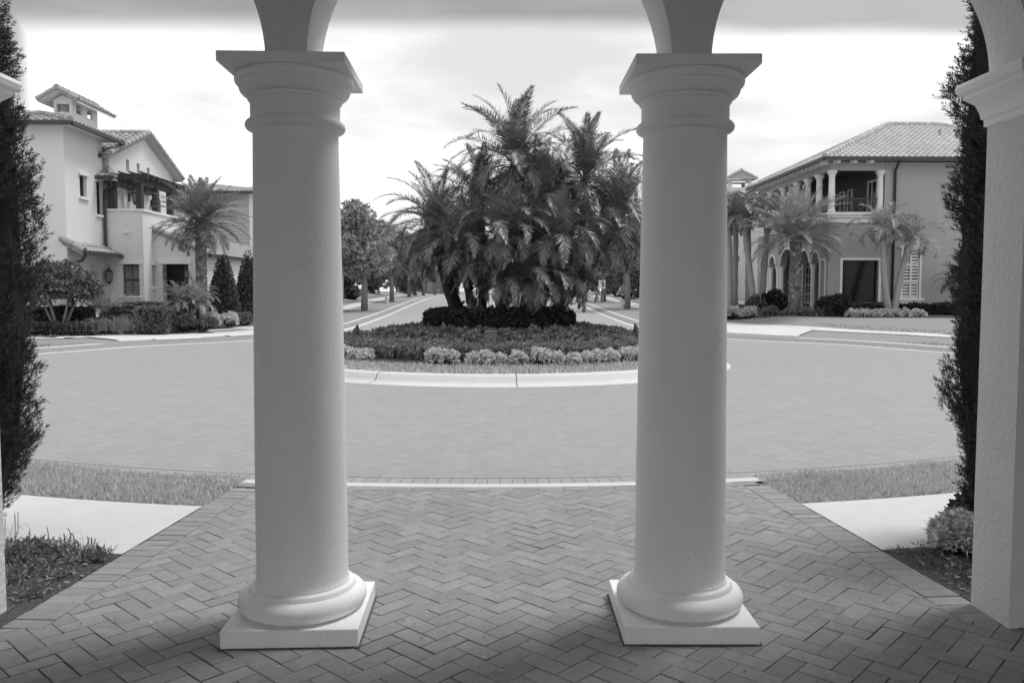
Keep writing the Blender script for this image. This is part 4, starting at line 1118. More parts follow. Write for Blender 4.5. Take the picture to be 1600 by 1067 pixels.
isl_palm((.5,18.2), (.95,18.0,3.55), .62, 1, 5.5, .098, (.05,0), 'middle height island palm right under the tallest crown')

isl_palm((.05,17.3), (.08,16.95,1.75), .58, 0, .9, .09, (0,0), 'short island palm whose fronds touch the hedge, left of centre', True)
isl_palm((.55,17.3), (.68,16.95,1.85), .64, 0, 2.9, .09, (0,0), 'short island palm whose fronds touch the hedge, right of centre', True)
isl_palm((1.0,17.7), (1.45,17.4,1.8), .58, 0, 4.9, .09, (.05,0), 'short island palm spreading over the right end of the hedge', True)

# --- other palms
PALE = [crown_mesh('pale_date_crown', 70, 1.75, M['palm_mid'], M['rachis'], 86, -35, (15, 60), .42, .03, 40, .15, np.random.default_rng(60)),
        crown_mesh('silver_date_crown', 84, 2.35, M['palm_pale'], M['rachis'], 87, 4, (18, 72), .5, .024, 56, .12, np.random.default_rng(61))]
ADON = [crown_mesh('arching_crown', 16, 1.75, M['palm_pale'], M['rachis'], 82, 2, (60, 125), .5, .04, 46, .3, np.random.default_rng(70+k), vee=.5) for k in range(2)]
FOX = crown_mesh('bushy_crown', 15, 1.9, M['palm_mid'], M['rachis'], 82, 5, (60, 120), .45, .045, 36, .4, np.random.default_rng(80), vee=.3)
def palm(name, label, base, top, crown, sc_, rz, r0, r1, tm, sag=(0,0), boots=0, group=None, shaft=0):
    o = thing(name, label, 'palm', base, 0, group)
    fibre_trunk(o, base, top, r0, r1, tm, sag, boots)
    if shaft:
        b = MB(); t = Vector(top); d = (t-Vector(base)).normalized()
        b.tube([t-d*.05, t+d*shaft*.3, t+d*shaft*.8, t+d*shaft], [r1*1.15, r1*1.25, r1*.9, r1*.5], 10); b.build('crownshaft', M['palm_mid'], o, smooth=True)
        top = tuple(t+d*shaft*.75)
    crown_obj(crown, o, top, rz, sc_); return o
palm('date_palm', 'bushy date palm with a patterned trunk before the low garage roof', (-10.75,30.2,.35), (-10.75,30.2,4.1), PALE[0], 1.0, .3, .20, .16, 'trunk_boot', boots=48)
palm('silver_date_palm', 'silvery date palm with a thick patterned trunk in front of the arched loggia', (13.2,36,.35), (13.2,36,3.8), PALE[1], 1.08, 1.1, .26, .22, 'trunk_boot', boots=48)
palm('arching_palm', 'pale ringed palm whose trunk stands beside the picture window', (16.95,34.9,.3), (16.6,35.0,3.75), ADON[0], .92, .4, .15, .11, 'trunk_pale', (-.1,0), 0, 'pair of pale ringed palms', .75)
palm('arching_palm', 'pale ringed palm leaning right across the shuttered window', (17.1,35.0,.3), (17.75,35.2,3.35), ADON[1], .95, 2.0, .15, .11, 'trunk_pale', (-.05,0), 0, 'pair of pale ringed palms', .7)
for k, (px, y, tx, zt, lab) in enumerate([(11.05,38.6,11.0,3.9,'slender dark palm closest to the right column'),(11.45,39.2,11.5,4.2,'slender palm second from the right column'),
        (12.1,38.0,11.55,3.9,'slender palm leaning left, with the palest swollen base'),(12.15,39.2,12.1,4.0,'slender palm just left of the arches'),(12.55,38.6,12.8,3.9,'slender palm leaning right towards the thick date palm')]):
    palm('slender_palm', lab, (px,y,.35), (tx,y+.1,zt+.55), FOX, .9+.05*(k%3), k*1.3, .17, .12, 'trunk_pale', (0,0), 0, 'row of slender palms by the right house', .7)
# pygmy dates: three short stems beside the tall date palm
PYG = crown_mesh('pygmy_crown', 40, 1.0, M['palm_pale'], M['rachis'], 80, -20, (40, 100), .24, .022, 30, .3, np.random.default_rng(90))
for k, (x, y, z, s, lab) in enumerate([(-10.95,28.6,1.3,.8,'small feathery palm in front of the dark doorway'),(-10.35,28.7,1.15,.8,'small feathery palm right of the tall date palm trunk'),(-10.6,29.2,1.4,.8,'small feathery palm tucked behind the other two')]):
    palm('pygmy_palm', lab, (x*.99+.0,y,.3), (x,y,z), PYG, s, k*2.0, .09, .07, 'trunk_boot', (.06,0), 12, 'pygmy date palms by the left house')
palm('fan_bush', 'feathery bush palm beneath the porch lantern', (-13.3,28.1,.35), (-13.3,28.1,.7), PYG, 1.25, .7, .09, .07, 'trunk_boot', boots=8)
palm('leaning_bush_palm', 'dark palm leaves showing just left of the right cypress', (20.4,35.6,.35), (20.3,35.6,2.0), FOX, .62, .5, .1, .08, 'trunk_pale')

# ------------------------------------------------------------------ broadleaf trees, hedges, shrubs
def blob_points(n, centres, radii, rng):
    k = rng.integers(0, len(centres), n); d = rdir(n, rng); r = rng.random((n,1))**.45
    return centres[k] + d*r*radii[k][:,None]*np.array([1,1,.8]), d
def tree_crown(seed, rad, hgt, n=1500, clumps=34, size=.16, m='tree'):
    rng = np.random.default_rng(seed)
    c = rdir(clumps, rng)*(rng.random((clumps,1))**.5)*np.array([rad, rad, hgt/2])*.82
    rr = rad*(.24+.2*rng.random(clumps))
    P, d = blob_points(n, c, rr, rng)
    v, f = inst(LEAF, P, d*.6+rdir(n, rng)*.8+np.array([0,0,.3]), size*(.7+.6*rng.random(n)), rng)
    me = bpy.data.meshes.new('tree_crown'); me.from_pydata(v.tolist(), [], f.tolist()); me.materials.append(M[m]); return me
TC = [tree_crown(200+k, 2.0, 4.2, 1900, 38, .17) for k in range(3)]
TD = [tree_crown(210+k, 3.4, 6.5, 2000, 46, .30, 'tree_dark') for k in range(2)]
TM = [tree_crown(220+k, 3.2, 5.6, 2000, 44, .28, 'tree') for k in range(2)]
def tree(label, x, y, zc, me, s=1.0, rz=0, r=.13, group=None, fork=.55):
    z0 = float(g_out(x, y)); o = thing('street_tree', label, 'tree', (x, y, z0), 0, group)
    b = MB(); top = zc-.3*s
    b.tube([(x,y,z0-.1),(x+.02,y,z0+(top-z0)*.4),(x-.02,y,z0+(top-z0)*fork)], [r*1.2, r, r*.85], 8)
    rnd = random.Random(int(x*31+y))
    for k in range(6):
        a = k*1.05+rnd.random(); l = 1.5*s
        b.tube([(x-.02,y,z0+(top-z0)*(fork-.05)), (x+math.cos(a)*l*.4,y+math.sin(a)*l*.4,z0+(top-z0)*.8), (x+math.cos(a)*l*.85,y+math.sin(a)*l*.85,top+.5*s)], [r*.55, r*.35, r*.1], 5)
    b.build('trunk', M['bark'], o, smooth=True)
    crown_obj(me, o, (x, y, zc), rz, s); return o
GT = 'trees lining the street'
tree('rounded street tree nearest on the left verge', -7.6, 47.5, 4.55, TC[0], 1.16, .3, .17, GT)
for k, (y, zc, s, lab) in enumerate([(60,4.6,1.0,'second street tree along the left verge'),(72,4.9,1.05,'third street tree along the left verge'),(86,5.0,1.1,'fourth street tree along the left verge'),(102,5.0,1.1,'furthest street tree on the left verge')]):
    tree(lab, -7.6, y, zc, TC[(k+1) % 3], s, k*1.7, .15, GT)
for k, (y, zc, s, lab) in enumerate([(49.5,4.7,1.0,'street tree nearest on the right verge, beside the small pale post'),(60.5,4.7,1.0,'right verge street tree just behind the white sign'),(74,4.9,1.05,'third street tree along the right verge'),(88,5.0,1.1,'fourth street tree along the right verge'),(104,5.0,1.1,'furthest street tree on the right verge')]):
    tree(lab, 7.95, y, zc, TC[(k+2) % 3], s, k*1.3+.5, .17, GT)
GB = 'trees behind the street'
back = [(-12.6,50,3.6,0,.62),(-14.2,57,4.2,1,.75),(-12.4,64,4.3,0,.8),(-15.5,72,4.8,1,.9),(-12.0,80,4.6,0,.9),(-14,92,5.2,1,1.0),(-11.5,106,5.0,0,1.0),(-13,122,5.4,1,1.1),(-8,138,5.2,0,1.1),
        (12.6,51,3.7,2,.65),(13.8,58,4.0,3,.75),(12.4,66,4.2,2,.8),(14.5,75,4.8,3,.95),(12.2,84,4.6,2,.9),(13.6,95,5.2,3,1.0),(11.6,108,5.0,2,1.0),(12.6,124,5.4,3,1.1),(8,140,5.2,2,1.1),
        (-3.5,150,5.0,1,1.1),(1.5,156,5.0,3,1.1),(5,148,4.6,0,1.0),(-22,86,5.5,0,1.1),(-26,108,5.8,1,1.2),(22,90,5.5,3,1.1),(26,112,5.8,2,1.2)]
for k, (x, y, zc, w, s) in enumerate(back):
    lab = ('bushy tree behind the sidewalk on the left of the street' if x < -6 else 'bushy tree behind the sidewalk on the right of the street') if abs(x) > 6 else 'dark tree closing the far end of the street'
    tree(lab, x, y, zc-.6, (TD+TM)[[0,2,1,3][w]], s, k*2.1, .16, GB+(' left' if x < -6 else ' right' if x > 6 else ' end'), .4)
for k, (x, y, zt, lab) in enumerate([(-11.0,46,4.0,'slim palm nearest among the left street palms'),(-11.6,49,4.2,'slim palm second among the left street palms'),(-11.0,53,4.3,'slim palm third among the left street palms'),(-10.9,58,4.5,'slim palm furthest among the left street palms'),
        (10.9,50,4.2,'slim palm right behind the dark utility box'),(11.2,54,4.4,'slim palm behind the right street tree trunk'),(11.0,59,4.5,'slim palm furthest along the right sidewalk')]):
    palm('slim_palm', lab, (x,y,float(g_out(x,y))-.05), (x+.1,y,zt), FOX, 1.0, k*1.9, .17, .13, 'trunk_pale', group='slim palms along the street')

def leafy(P, D, size, T, m, parent, name, rng=RNG, core=None, jitter=.5):
    """leaf clumps at P facing D, over an optional dark inner body; one mesh with two materials"""
    n = len(P)
    v, f = inst(T, P, unit(np.asarray(D))+rdir(n, rng)*jitter, size*(.7+.6*rng.random(n)), rng)
    org = np.array(root_loc(parent)); V = v.tolist(); F = f.tolist(); nf = len(F)
    if core is not None:
        o = len(V); V += [tuple(p) for p in core.v]; F += [tuple(i+o for i in q) for q in core.f]
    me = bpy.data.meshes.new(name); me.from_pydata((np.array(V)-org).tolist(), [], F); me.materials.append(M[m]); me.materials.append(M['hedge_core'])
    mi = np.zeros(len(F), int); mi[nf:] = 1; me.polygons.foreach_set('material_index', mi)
    return link(name, me, parent)
def hedge_box(name, label, cat, x0, x1, y0, y1, z0, z1, m, dens=260, size=.085, lump=.05, seed=1, T=None, group=None, path=None):
    rng = np.random.default_rng(seed); cb = MB(); i = .07
    cb.box(x0+i, x1-i, y0+i, y1-i, z0, z1-i)
    lx_, ly_, lz_ = x1-x0, y1-y0, z1-z0
    P, D = [], []
    for (A, nrm, fn) in ((lx_*ly_, (0,0,1), lambda a,b: (x0+a*lx_, y0+b*ly_, z1)), (lx_*lz_, (0,-1,0), lambda a,b: (x0+a*lx_, y0, z0+b*lz_)), (ly_*lz_, (1,0,0), lambda a,b: (x1, y0+a*ly_, z0+b*lz_)),
                         (ly_*lz_, (-1,0,0), lambda a,b: (x0, y0+a*ly_, z0+b*lz_)), (lx_*lz_*.4, (0,1,0), lambda a,b: (x0+a*lx_, y1, z0+b*lz_))):
        n = int(A*dens)+4
        for _ in range(n): P.append(fn(rng.random(), rng.random())); D.append(nrm)
    P = np.array(P); D = np.array(D, float)
    w = np.sin(P[:,0]*5.1+seed)+np.sin(P[:,1]*6.3+P[:,2]*5.7+seed*2); P = P - D*(.03+rng.random((len(P),1))*.05) + D*(w*lump*.5)[:,None]
    o = thing(name, label, cat, ((x0+x1)/2, (y0+y1)/2, z0), 0, group)
    leafy(P, D+[0,0,.35], size, T or LEAF_S, m, o, 'foliage', rng, cb); return o
def shrub(name, label, cat, x, y, z0, rx, rz_, m, n=500, size=.09, seed=1, T=None, group=None, flowers=0, cone=False, stems=True, core=True):
    rng = np.random.default_rng(seed); o = thing(name, label, cat, (x, y, z0), 0, group)
    d = rdir(n, rng); d[:,2] = np.where(d[:,2] < -.35, -d[:,2], d[:,2]); d = unit(d)
    lump = 1+.13*np.sin(d[:,0]*6+seed)+.11*np.sin(d[:,1]*7+d[:,2]*5+seed)
    r = (.80+.24*rng.random(n))*lump
    if cone:
        t = 1-np.sqrt(rng.random(n)); a = rng.random(n)*2*PI; w = np.clip((1-t)**.62, .08, 1)*np.clip(.72+t*1.9, 0, 1)*(.9+.14*rng.random(n))
        P = np.stack([x+rx*w*np.cos(a), y+rx*w*np.sin(a), z0+t*rz_*2], 1); d = np.stack([np.cos(a), np.sin(a), np.full(n, .45)], 1)
    else: P = np.array([x, y, z0+rz_*.92]) + d*r[:,None]*np.array([rx, rx, rz_])
    cb = None
    if core:
        cb = MB()
        if cone: cb.lathe([(rx*.66,z0),(rx*.84,z0+rz_*.4),(rx*.6,z0+rz_*1.1),(rx*.08,z0+rz_*1.85)], x, y, 12)
        else: cb.lathe([(rx*.3,z0),(rx*.7,z0+rz_*.4),(rx*.74,z0+rz_*.9),(rx*.5,z0+rz_*1.4),(rx*.1,z0+rz_*1.6)], x, y, 12)
    leafy(P, d, size, T or LEAF_S, m, o, 'foliage', rng, cb)
    if flowers:
        k = rng.integers(0, n, flowers); k = k[d[k,2] > -.1]
        v, f = inst([clump_template(6, 1.0, .8, .3, rng)], P[k]+d[k]*size*.5, d[k], size*.42*np.ones(len(k)), rng)
        np_obj('blossom', v-np.array(root_loc(o)), f, M['petal'], o)
    return o

# --- planting on the island
hb = MB()
rngi = np.random.default_rng(5)
def ring_cover(name, label, cat, r0, r1, h0, h1, m, n, size, seed, kind=None, T=None, up=.8, side_share=.35, a0=0, a1=2*PI):
    """planting in a ring: leaf clumps over its top and both sides, dark body inside"""
    rng = np.random.default_rng(seed); a = a0+(a1-a0)*rng.random(n); q = rng.random(n)
    rr = np.where(q < side_share, r1, np.where(q < side_share+.12, r0, np.sqrt(r0*r0+(r1*r1-r0*r0)*rng.random(n))))
    t = rng.random(n)
    hz = np.array([mound(x) for x in rr]); htop = np.interp(rr, [r0, r1], [h0, h1])+.035*np.sin(a*23+rr*9)+.03*np.sin(a*41)
    z = np.where(q < side_share+.12, hz+(htop-.0)*t, hz+htop) + rng.normal(0, .012, n)
    rr2 = rr+.03*np.sin(a*37+z*20)
    P = np.stack([CX+rr2*np.cos(a), CY+rr2*np.sin(a), z], 1)
    D = np.stack([np.cos(a), np.sin(a), np.full(n, up)], 1)*np.where((q < side_share), 1, np.where(q < side_share+.12, -1, .35))[:,None]; D[:,2] = up
    cb = MB(); k = 64; i = size*.8
    prof = [(r1-i, mound(r1)-.02), (r1-i, mound(r1)+h1-i*1.1), (r0+i, mound(r0)+h0-i*1.1), (r0+i, mound(r0)-.02)]
    for r, z_ in prof:
        for j in range(k): cb.v.append((CX+r*math.cos(2*PI*j/k), CY+r*math.sin(2*PI*j/k), z_))
    for u in range(3):
        for j in range(k):
            p, p2 = u*k+j, u*k+(j+1) % k; cb.f.append((p, p2, p2+k, p+k))
    o = leafy(P, D, size, T or LEAF_S, m, None, name, rng, cb)
    tag(o, label, cat); 
    if kind: o['kind'] = kind
    return o
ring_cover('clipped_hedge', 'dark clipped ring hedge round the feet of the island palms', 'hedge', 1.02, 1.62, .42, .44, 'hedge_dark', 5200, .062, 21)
ring_cover('shrub_bed', 'leafy low shrubs ringing the dark clipped hedge', 'shrub bed', 1.75, 2.72, .14, .20, 'cover', 5600, .085, 22, 'stuff', up=1.0)
ring_cover('ground_cover', 'fine low ground cover ringing the island shrubs', 'ground cover', 2.78, 3.52, .16, .24, 'cover_fine', 9000, .055, 23, 'stuff', T=NARROW+LEAF_S, up=1.0)
# grass collar inside the kerb
na = 34000; a = RNG.random(na)*2*PI; rr = 3.98+.5*RNG.random(na); hh = .06+.06*RNG.random(na)
P = np.stack([CX+rr*np.cos(a), CY+rr*np.sin(a), np.interp(rr, [4.0,4.45], [.22,.15])-.01], 1); D = unit(np.stack([RNG.normal(0,.35,na), RNG.normal(0,.35,na), np.ones(na)], 1))
v, f = diamonds(P, D, unit(np.cross(D, rdir(na))), hh, np.full(na, .02))
o = np_obj('island_grass', v, f, M['blade']); tag(o, 'short grass collar just inside the island kerb', 'grass', kind='stuff')
# the row of flowering plants
for k in range(80):
    a = 2*PI*k/80+RNG.normal(0,.014); r = 3.85+RNG.normal(0,.05)
    x, y = CX+r*math.cos(a), CY+r*math.sin(a)
    dg = math.degrees(a) % 360
    if 235 < dg < 249 or 60 < dg < 120: continue
    s = .105+.06*RNG.random()
    if k < 3 or True:
        fl = int(6+40*(RNG.random() < .35))
        shrub('flowering_plant', 'small pale mounded plant with white blossoms in the row along the island rim', 'plant', x, y, mound(r)-.01, s, s*.92, 'hedge_pale', 150, .062, 300+k, NARROW+LEAF_S, 'flowering plants along the island rim', fl)
# ------------------------------------------------------------------ the two columnar junipers by the porch
def juniper(label, x, y, h, r, seed, lean=0.0, n=21000):
    rng = np.random.default_rng(seed); o = thing('juniper', label, 'juniper', (x, y, 0), 0)
    t = rng.random(n)**.9; a = rng.random(n)*2*PI
    prof = np.interp(t, [0,.04,.15,.35,.6,.8,.93,1], [.40,.60,.88,1.0,.96,.76,.45,.05])
    lump = 1+.16*np.sin(a*3+t*17+seed)+.12*np.sin(a*5-t*29)+.10*np.sin(t*47+a*2)
    dep = rng.random(n)**.6
    rr = r*prof*lump*(.45+.55*dep)
    P = np.stack([x+lean*t+rr*np.cos(a), y+rr*np.sin(a), .04+t*h], 1)
    D = np.stack([np.cos(a)*.75, np.sin(a)*.75, .75+.5*rng.random(n)], 1)+rng.normal(0,.28,(n,3))
    v, f = inst(SPRAY, P, D, (.058+.062*rng.random(n)), rng)
    cb = MB(); cb.lathe([(r*.3,.02)]+[(r*float(np.interp(q, [0,.15,.35,.6,.8,.93,1], [.5,.84,.97,.93,.74,.42,.02])), .05+q*h*.97) for q in np.linspace(0,1,14)], x, y, 14)
    org = np.array(root_loc(o)); V = np.concatenate([v, np.array(cb.v)])-org; F = f.tolist()+[tuple(i+len(v) for i in q) for q in cb.f]
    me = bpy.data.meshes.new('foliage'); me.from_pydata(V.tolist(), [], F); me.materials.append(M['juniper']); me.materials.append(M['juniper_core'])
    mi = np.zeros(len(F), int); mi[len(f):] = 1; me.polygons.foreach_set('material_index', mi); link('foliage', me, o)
    b = MB(); b.tube([(x,y,-.05),(x,y,.25),(x,y,h*.6)], [.07,.06,.03], 8); b.build('trunk', M['bark'], o); return o
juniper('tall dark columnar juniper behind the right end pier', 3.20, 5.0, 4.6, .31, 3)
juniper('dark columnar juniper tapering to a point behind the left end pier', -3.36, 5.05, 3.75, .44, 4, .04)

# ------------------------------------------------------------------ near beds and lawns
rngn = np.random.default_rng(17)
def ring_pts(n, r0, r1, a0, a1, keep=None):
    a = np.radians(a0+(a1-a0)*rngn.random(n)); r = np.sqrt(r0*r0+(r1*r1-r0*r0)*rngn.random(n))
    return np.stack([CX+r*np.cos(a), CY+r*np.sin(a)], 1)
P2 = np.concatenate([ring_pts(80000, R_OUT-.03, 12.47, 215, 260), ring_pts(80000, R_OUT-.03, 12.47, -80, -35)])
ok = (P2[:,0] < -2.27+.082*(P2[:,1]-3.93)-.005) | (P2[:,0] > 2.375-.082*(P2[:,1]-3.93)+.005); P2 = P2[ok]
n = len(P2); rr = np.hypot(P2[:,0]-CX, P2[:,1]-CY)
hh = (.03+.035*rngn.random(n))*(1+.25*np.sin(P2[:,0]*4.1+P2[:,1]*3.3))
D = unit(np.stack([rngn.normal(0,.5,n), rngn.normal(0,.5,n), np.ones(n)], 1))
v, f = diamonds(np.column_stack([P2, np.full(n, -.006)]), D, unit(np.cross(D, rdir(n))), hh, .004+.004*rngn.random(n))
o = np_obj('lawn_grass', v, f, M['blade']); tag(o, 'short pale lawn grass between the near sidewalk and the street', 'grass', kind='stuff')
# blades along the far verges so their edges are not razor sharp
def verge(line, w0, w1, dens, side, zf=g_out):
    L = np.asarray(line); s = np.concatenate([[0], np.cumsum(np.linalg.norm(np.diff(L, axis=0), axis=1))]); n = int(s[-1]*(w1-w0)*dens)
    q = rngn.random(n)*s[-1]; p = np.stack([np.interp(q, s, L[:,0]), np.interp(q, s, L[:,1])], 1)
    t = unit(np.stack([np.interp(q+.2, s, L[:,0])-np.interp(q-.2, s, L[:,0]), np.interp(q+.2, s, L[:,1])-np.interp(q-.2, s, L[:,1])], 1))
    nr = np.stack([-t[:,1], t[:,0]], 1)*side; p = p+nr*(w0+(w1-w0)*rngn.random(n))[:,None]
    return p
def far_blades(name, label, p):
    z = g_out(p[:,0], p[:,1]); n = len(p)
    D = unit(np.stack([rngn.normal(0,.5,n), rngn.normal(0,.5,n), np.ones(n)], 1))
    v, f = diamonds(np.column_stack([p, z-.01]), D, unit(np.cross(D, rdir(n))), .06+.05*rngn.random(n), .02*np.ones(n))
    o = np_obj(name, v, f, M['blade_far']); tag(o, label, 'grass', kind='stuff')
pa = verge(far_el[:60], .76, 1.5, 130, 1); pb = verge(far_er[:60], .76, 1.5, 130, -1)
pc = verge(sw_l[14:90], .62, 1.5, 110, 1); pd = verge(sw_r[14:90], .62, 1.5, 110, -1)
allp = np.concatenate([pa, pb, pc, pd])
ap_l = (np.abs(allp[:,0]) < 12.6) & (np.abs(allp[:,0]) > 6.2) & (allp[:,1] > 22.6) & (allp[:,1] < 36)
far_blades('verge_grass', 'short grass blades along the far kerbs and sidewalks', allp[~ap_l])

# mulch chips, and strappy leaves in the near beds
def chips(n, box):
    x = box[0]+(box[1]-box[0])*rngn.random(n); y = box[2]+(box[3]-box[2])*rngn.random(n)
    r = np.hypot(x-CX, y-CY); k = (r > 13.60) & ((x < -2.27+.082*(y-3.93)-.02) | (x > 2.375-.082*(y-3.93)+.02)) & (y > 3.97)
    return np.stack([x[k], y[k]], 1)
pc = np.concatenate([chips(9000, (-5,-2.1,3.9,7)), chips(9000, (2.1,5,3.9,7))]); n = len(pc)
D = unit(np.stack([rngn.normal(0,1,n), rngn.normal(0,1,n), rngn.normal(.1,.25,n)], 1)); S = unit(np.cross(D, np.array([0,0,1.0])+.5*rdir(n)))
v, f = diamonds(np.column_stack([pc, .014+.02*rngn.random(n)]), D, S, .02+.05*rngn.random(n), .006+.012*rngn.random(n))
o = np_obj('mulch_chips', v, f, M['chip']); tag(o, 'dark bark chips and leaf litter in the near planting beds', 'mulch', kind='stuff')
# fallen leaves and white specks on the brick walk
n = 150; px_ = -2+4*rngn.random(n); py_ = 3.1+3.4*rngn.random(n)
a = rngn.random(n)*2*PI; D = np.stack([np.cos(a), np.sin(a), np.full(n, .12)], 1); S = np.stack([-np.sin(a), np.cos(a), rngn.normal(0,.2,n)], 1)
v, f = diamonds(np.column_stack([px_, py_, np.full(n, .0095)]), D, S, .010+.022*rngn.random(n)**2, .004+.007*rngn.random(n))
o = np_obj('leaf_litter', v, f, M['chip']); tag(o, 'tiny dry leaves and crumbs scattered on the brick walk', 'litter', kind='stuff')
n = 26; px_ = -1.9+3.8*rngn.random(n); py_ = 3.2+3.2*rngn.random(n); a = rngn.random(n)*2*PI
v, f = diamonds(np.column_stack([px_, py_, np.full(n, .0095)]), np.stack([np.cos(a), np.sin(a), 0*a], 1), np.stack([-np.sin(a), np.cos(a), 0*a], 1), .008+.012*rngn.random(n), .007*np.ones(n))
o = np_obj('pale_crumbs', v, f, M['petal']); tag(o, 'a few white specks lying on the brick walk', 'litter', kind='stuff')
def tuft(name, label, x, y, z, n, h, w, m, spread=.08, seed=1, group=None, arch=.8, cat='plant'):
    """a clump of narrow arching blades, each two joined segments"""
    rng = np.random.default_rng(seed); o = thing(name, label, cat, (x, y, z), 0, group); V = []; F = []
    for i in range(n):
        a = rng.random()*2*PI; p = np.array([rng.normal(0, spread), rng.normal(0, spread), 0]); l = h*(.6+.5*rng.random()); ar = arch*rng.random(); d = np.array([math.cos(a), math.sin(a), 0]); s = np.array([-d[1], d[0], 0])*w
        pts = [p, p+d*l*.16*ar+np.array([0,0,l*.45]), p+d*l*.45*ar+np.array([0,0,l*(.82-.1*ar)]), p+d*l*.85*ar+np.array([0,0,l*(1-.5*ar)])]
        k = len(V); ww = (.7, 1, .8, .05)
        for q, u in zip(pts, ww): V += [q-s*u, q+s*u]
        for j in range(3): F.append((k+2*j, k+2*j+1, k+2*j+3, k+2*j+2))
    np_obj('blades', np.array(V), F, M[m], o); return o
for k, (x, y, nn, h, m, lab) in enumerate([(-2.75,4.85,60,.10,'hedge','pale weedy tuft at the sidewalk edge by the left juniper'),(-3.05,5.05,26,.17,'hedge_pale','strappy leaf clump leaning on the near left sidewalk'),(-2.55,4.93,50,.07,'hedge_mid','short dark tuft nearest the left brick border'),(-2.9,4.55,40,.09,'hedge','low dark tuft deep in the left mulch bed')]):
    tuft('weed_tuft', lab, x, y, .01, nn//2, h, .004, m, .10, 40+k, 'weeds in the left near bed', 1.5)
pp = np.concatenate([chips(1500, (-3.6,-2.15,4.62,5.4)), chips(500, (-3.4,-2.3,4.1,5.2))]); n = len(pp)
hz = .02+.05*rngn.random(n)*(1+np.sin(pp[:,0]*9)*.5)
v, f = inst(LEAF_S[:1]+NARROW, np.column_stack([pp, hz]), np.stack([rngn.normal(0,.6,n), rngn.normal(0,.6,n), np.ones(n)], 1), .03+.025*rngn.random(n), rngn)
o = np_obj('bed_weeds', v, f, M['palm_mid']); tag(o, 'low leafy weeds growing through the left mulch bed', 'weeds', kind='stuff')
pp = chips(700, (2.2,3.4,4.1,5.2)); n = len(pp)
v, f = inst(NARROW, np.column_stack([pp, .015+.02*rngn.random(n)]), np.stack([rngn.normal(0,.8,n), rngn.normal(0,.8,n), np.ones(n)], 1), .02+.02*rngn.random(n), rngn)
o = np_obj('bed_weeds', v, f, M['hedge_mid']); tag(o, 'sparse tiny weeds in the right mulch bed', 'weeds', kind='stuff')
shrub('bedding_shrub', 'small pale bushy plant in the mulch beside the right pier', 'plant', 2.76, 4.72, .0, .17, .11, 'hedge_pale', 620, .04, 71, NARROW+LEAF_S, core=True)
shrub('bedding_shrub', 'broad-leaved sprig behind the small pale bushy plant', 'plant', 3.0, 4.98, .0, .17, .13, 'hedge_mid', 160, .06, 72, LEAF_S, core=False)

# ------------------------------------------------------------------ planting round the left house
def shrub_tree(label, x, y, z0, zc, rx, rz_, seed):
    rng = np.random.default_rng(seed); o = thing('multi_stem_tree', label, 'shrub tree', (x, y, z0), 0)
    b = MB()
    for k in range(6):
        a = k*1.05+.3; l = .55+.3*rng.random()
        b.tube([(x+.12*math.cos(a),y+.1*math.sin(a),z0-.05),(x+.28*math.cos(a)*l*1.6,y+.2*math.sin(a),z0+.4),(x+.62*math.cos(a)*l*1.4,y+.5*math.sin(a),zc-.15)], [.055,.045,.02], 7)
    b.build('trunk', M['bark'], o, smooth=True)
    d = rdir(2600, rng); d[:,2] = np.where(d[:,2] < -.45, -d[:,2], d[:,2]); lump = 1+.12*np.sin(d[:,0]*6+1)+.1*np.sin(d[:,1]*7+d[:,2]*6)
    P = np.array([x,y,zc])+d*((.55+.47*rng.random(2600)**.6)*lump)[:,None]*np.array([rx,rx,rz_])
    leafy(P, d+[0,0,.3], .13, LEAF, 'hedge', o, 'crown', rng); return o
shrub_tree('round leafy shrub tree on several bare stems by the left cypress hedge'.replace(' by the left cypress hedge', ', right of the left juniper'), -14.35, 27.2, .33, 1.62, 1.12, .72, 500)
hedge_box('hedge', 'clipped hedge behind the multi stemmed shrub tree', 'hedge', -16.6, -12.9, 27.9, 28.8, .3, .98, 'hedge_mid', 220, .10, .06, 1)
hedge_box('low_hedge', 'very low hedge along the lawn under the shrub tree', 'hedge', -15.6, -12.9, 26.55, 27.0, .2, .52, 'hedge_mid', 260, .08, .05, 2)
hedge_box('boxy_shrub', 'box shaped clipped shrub standing forward by the sidewalk', 'hedge', -11.75, -10.75, 26.9, 27.9, .2, 1.02, 'hedge', 420, .085, .05, 3)
hedge_box('long_hedge', 'long clipped hedge in front of the dark door', 'hedge', -13.1, -10.9, 29.0, 29.9, .3, 1.12, 'hedge', 260, .09, .05, 4)
hedge_box('low_hedge', 'low spreading hedge below the feathery palms', 'hedge', -10.9, -9.95, 28.0, 28.6, .2, .5, 'hedge_mid', 300, .09, .06, 5)
shrub('cone_shrub', 'dark cone shaped clipped shrub right of the date palm', 'shrub', -10.35, 31.4, .38, .64, 1.32, 'hedge_mid', 1900, .085, 510, cone=True)
shrub('cone_shrub', 'second cone shaped shrub, half hidden by the left column', 'shrub', -9.95, 33.2, .38, .6, 1.4, 'hedge_mid', 1700, .085, 511, cone=True)
for k, (x, y, n_, h, lab) in enumerate([(-12.9,27.0,110,.6,'feathery ornamental grass left of the boxy shrub'),(-12.15,27.0,120,.72,'taller feathery ornamental grass touching the boxy shrub'),(-12.5,28.2,60,.8,'thin grass under the left house window')]):
    tuft('ornamental_grass', lab, x, y, .25, n_*2, h*.85, .005, 'palm_mid', .26, 60+k, 'ornamental grasses by the left house', 1.3)
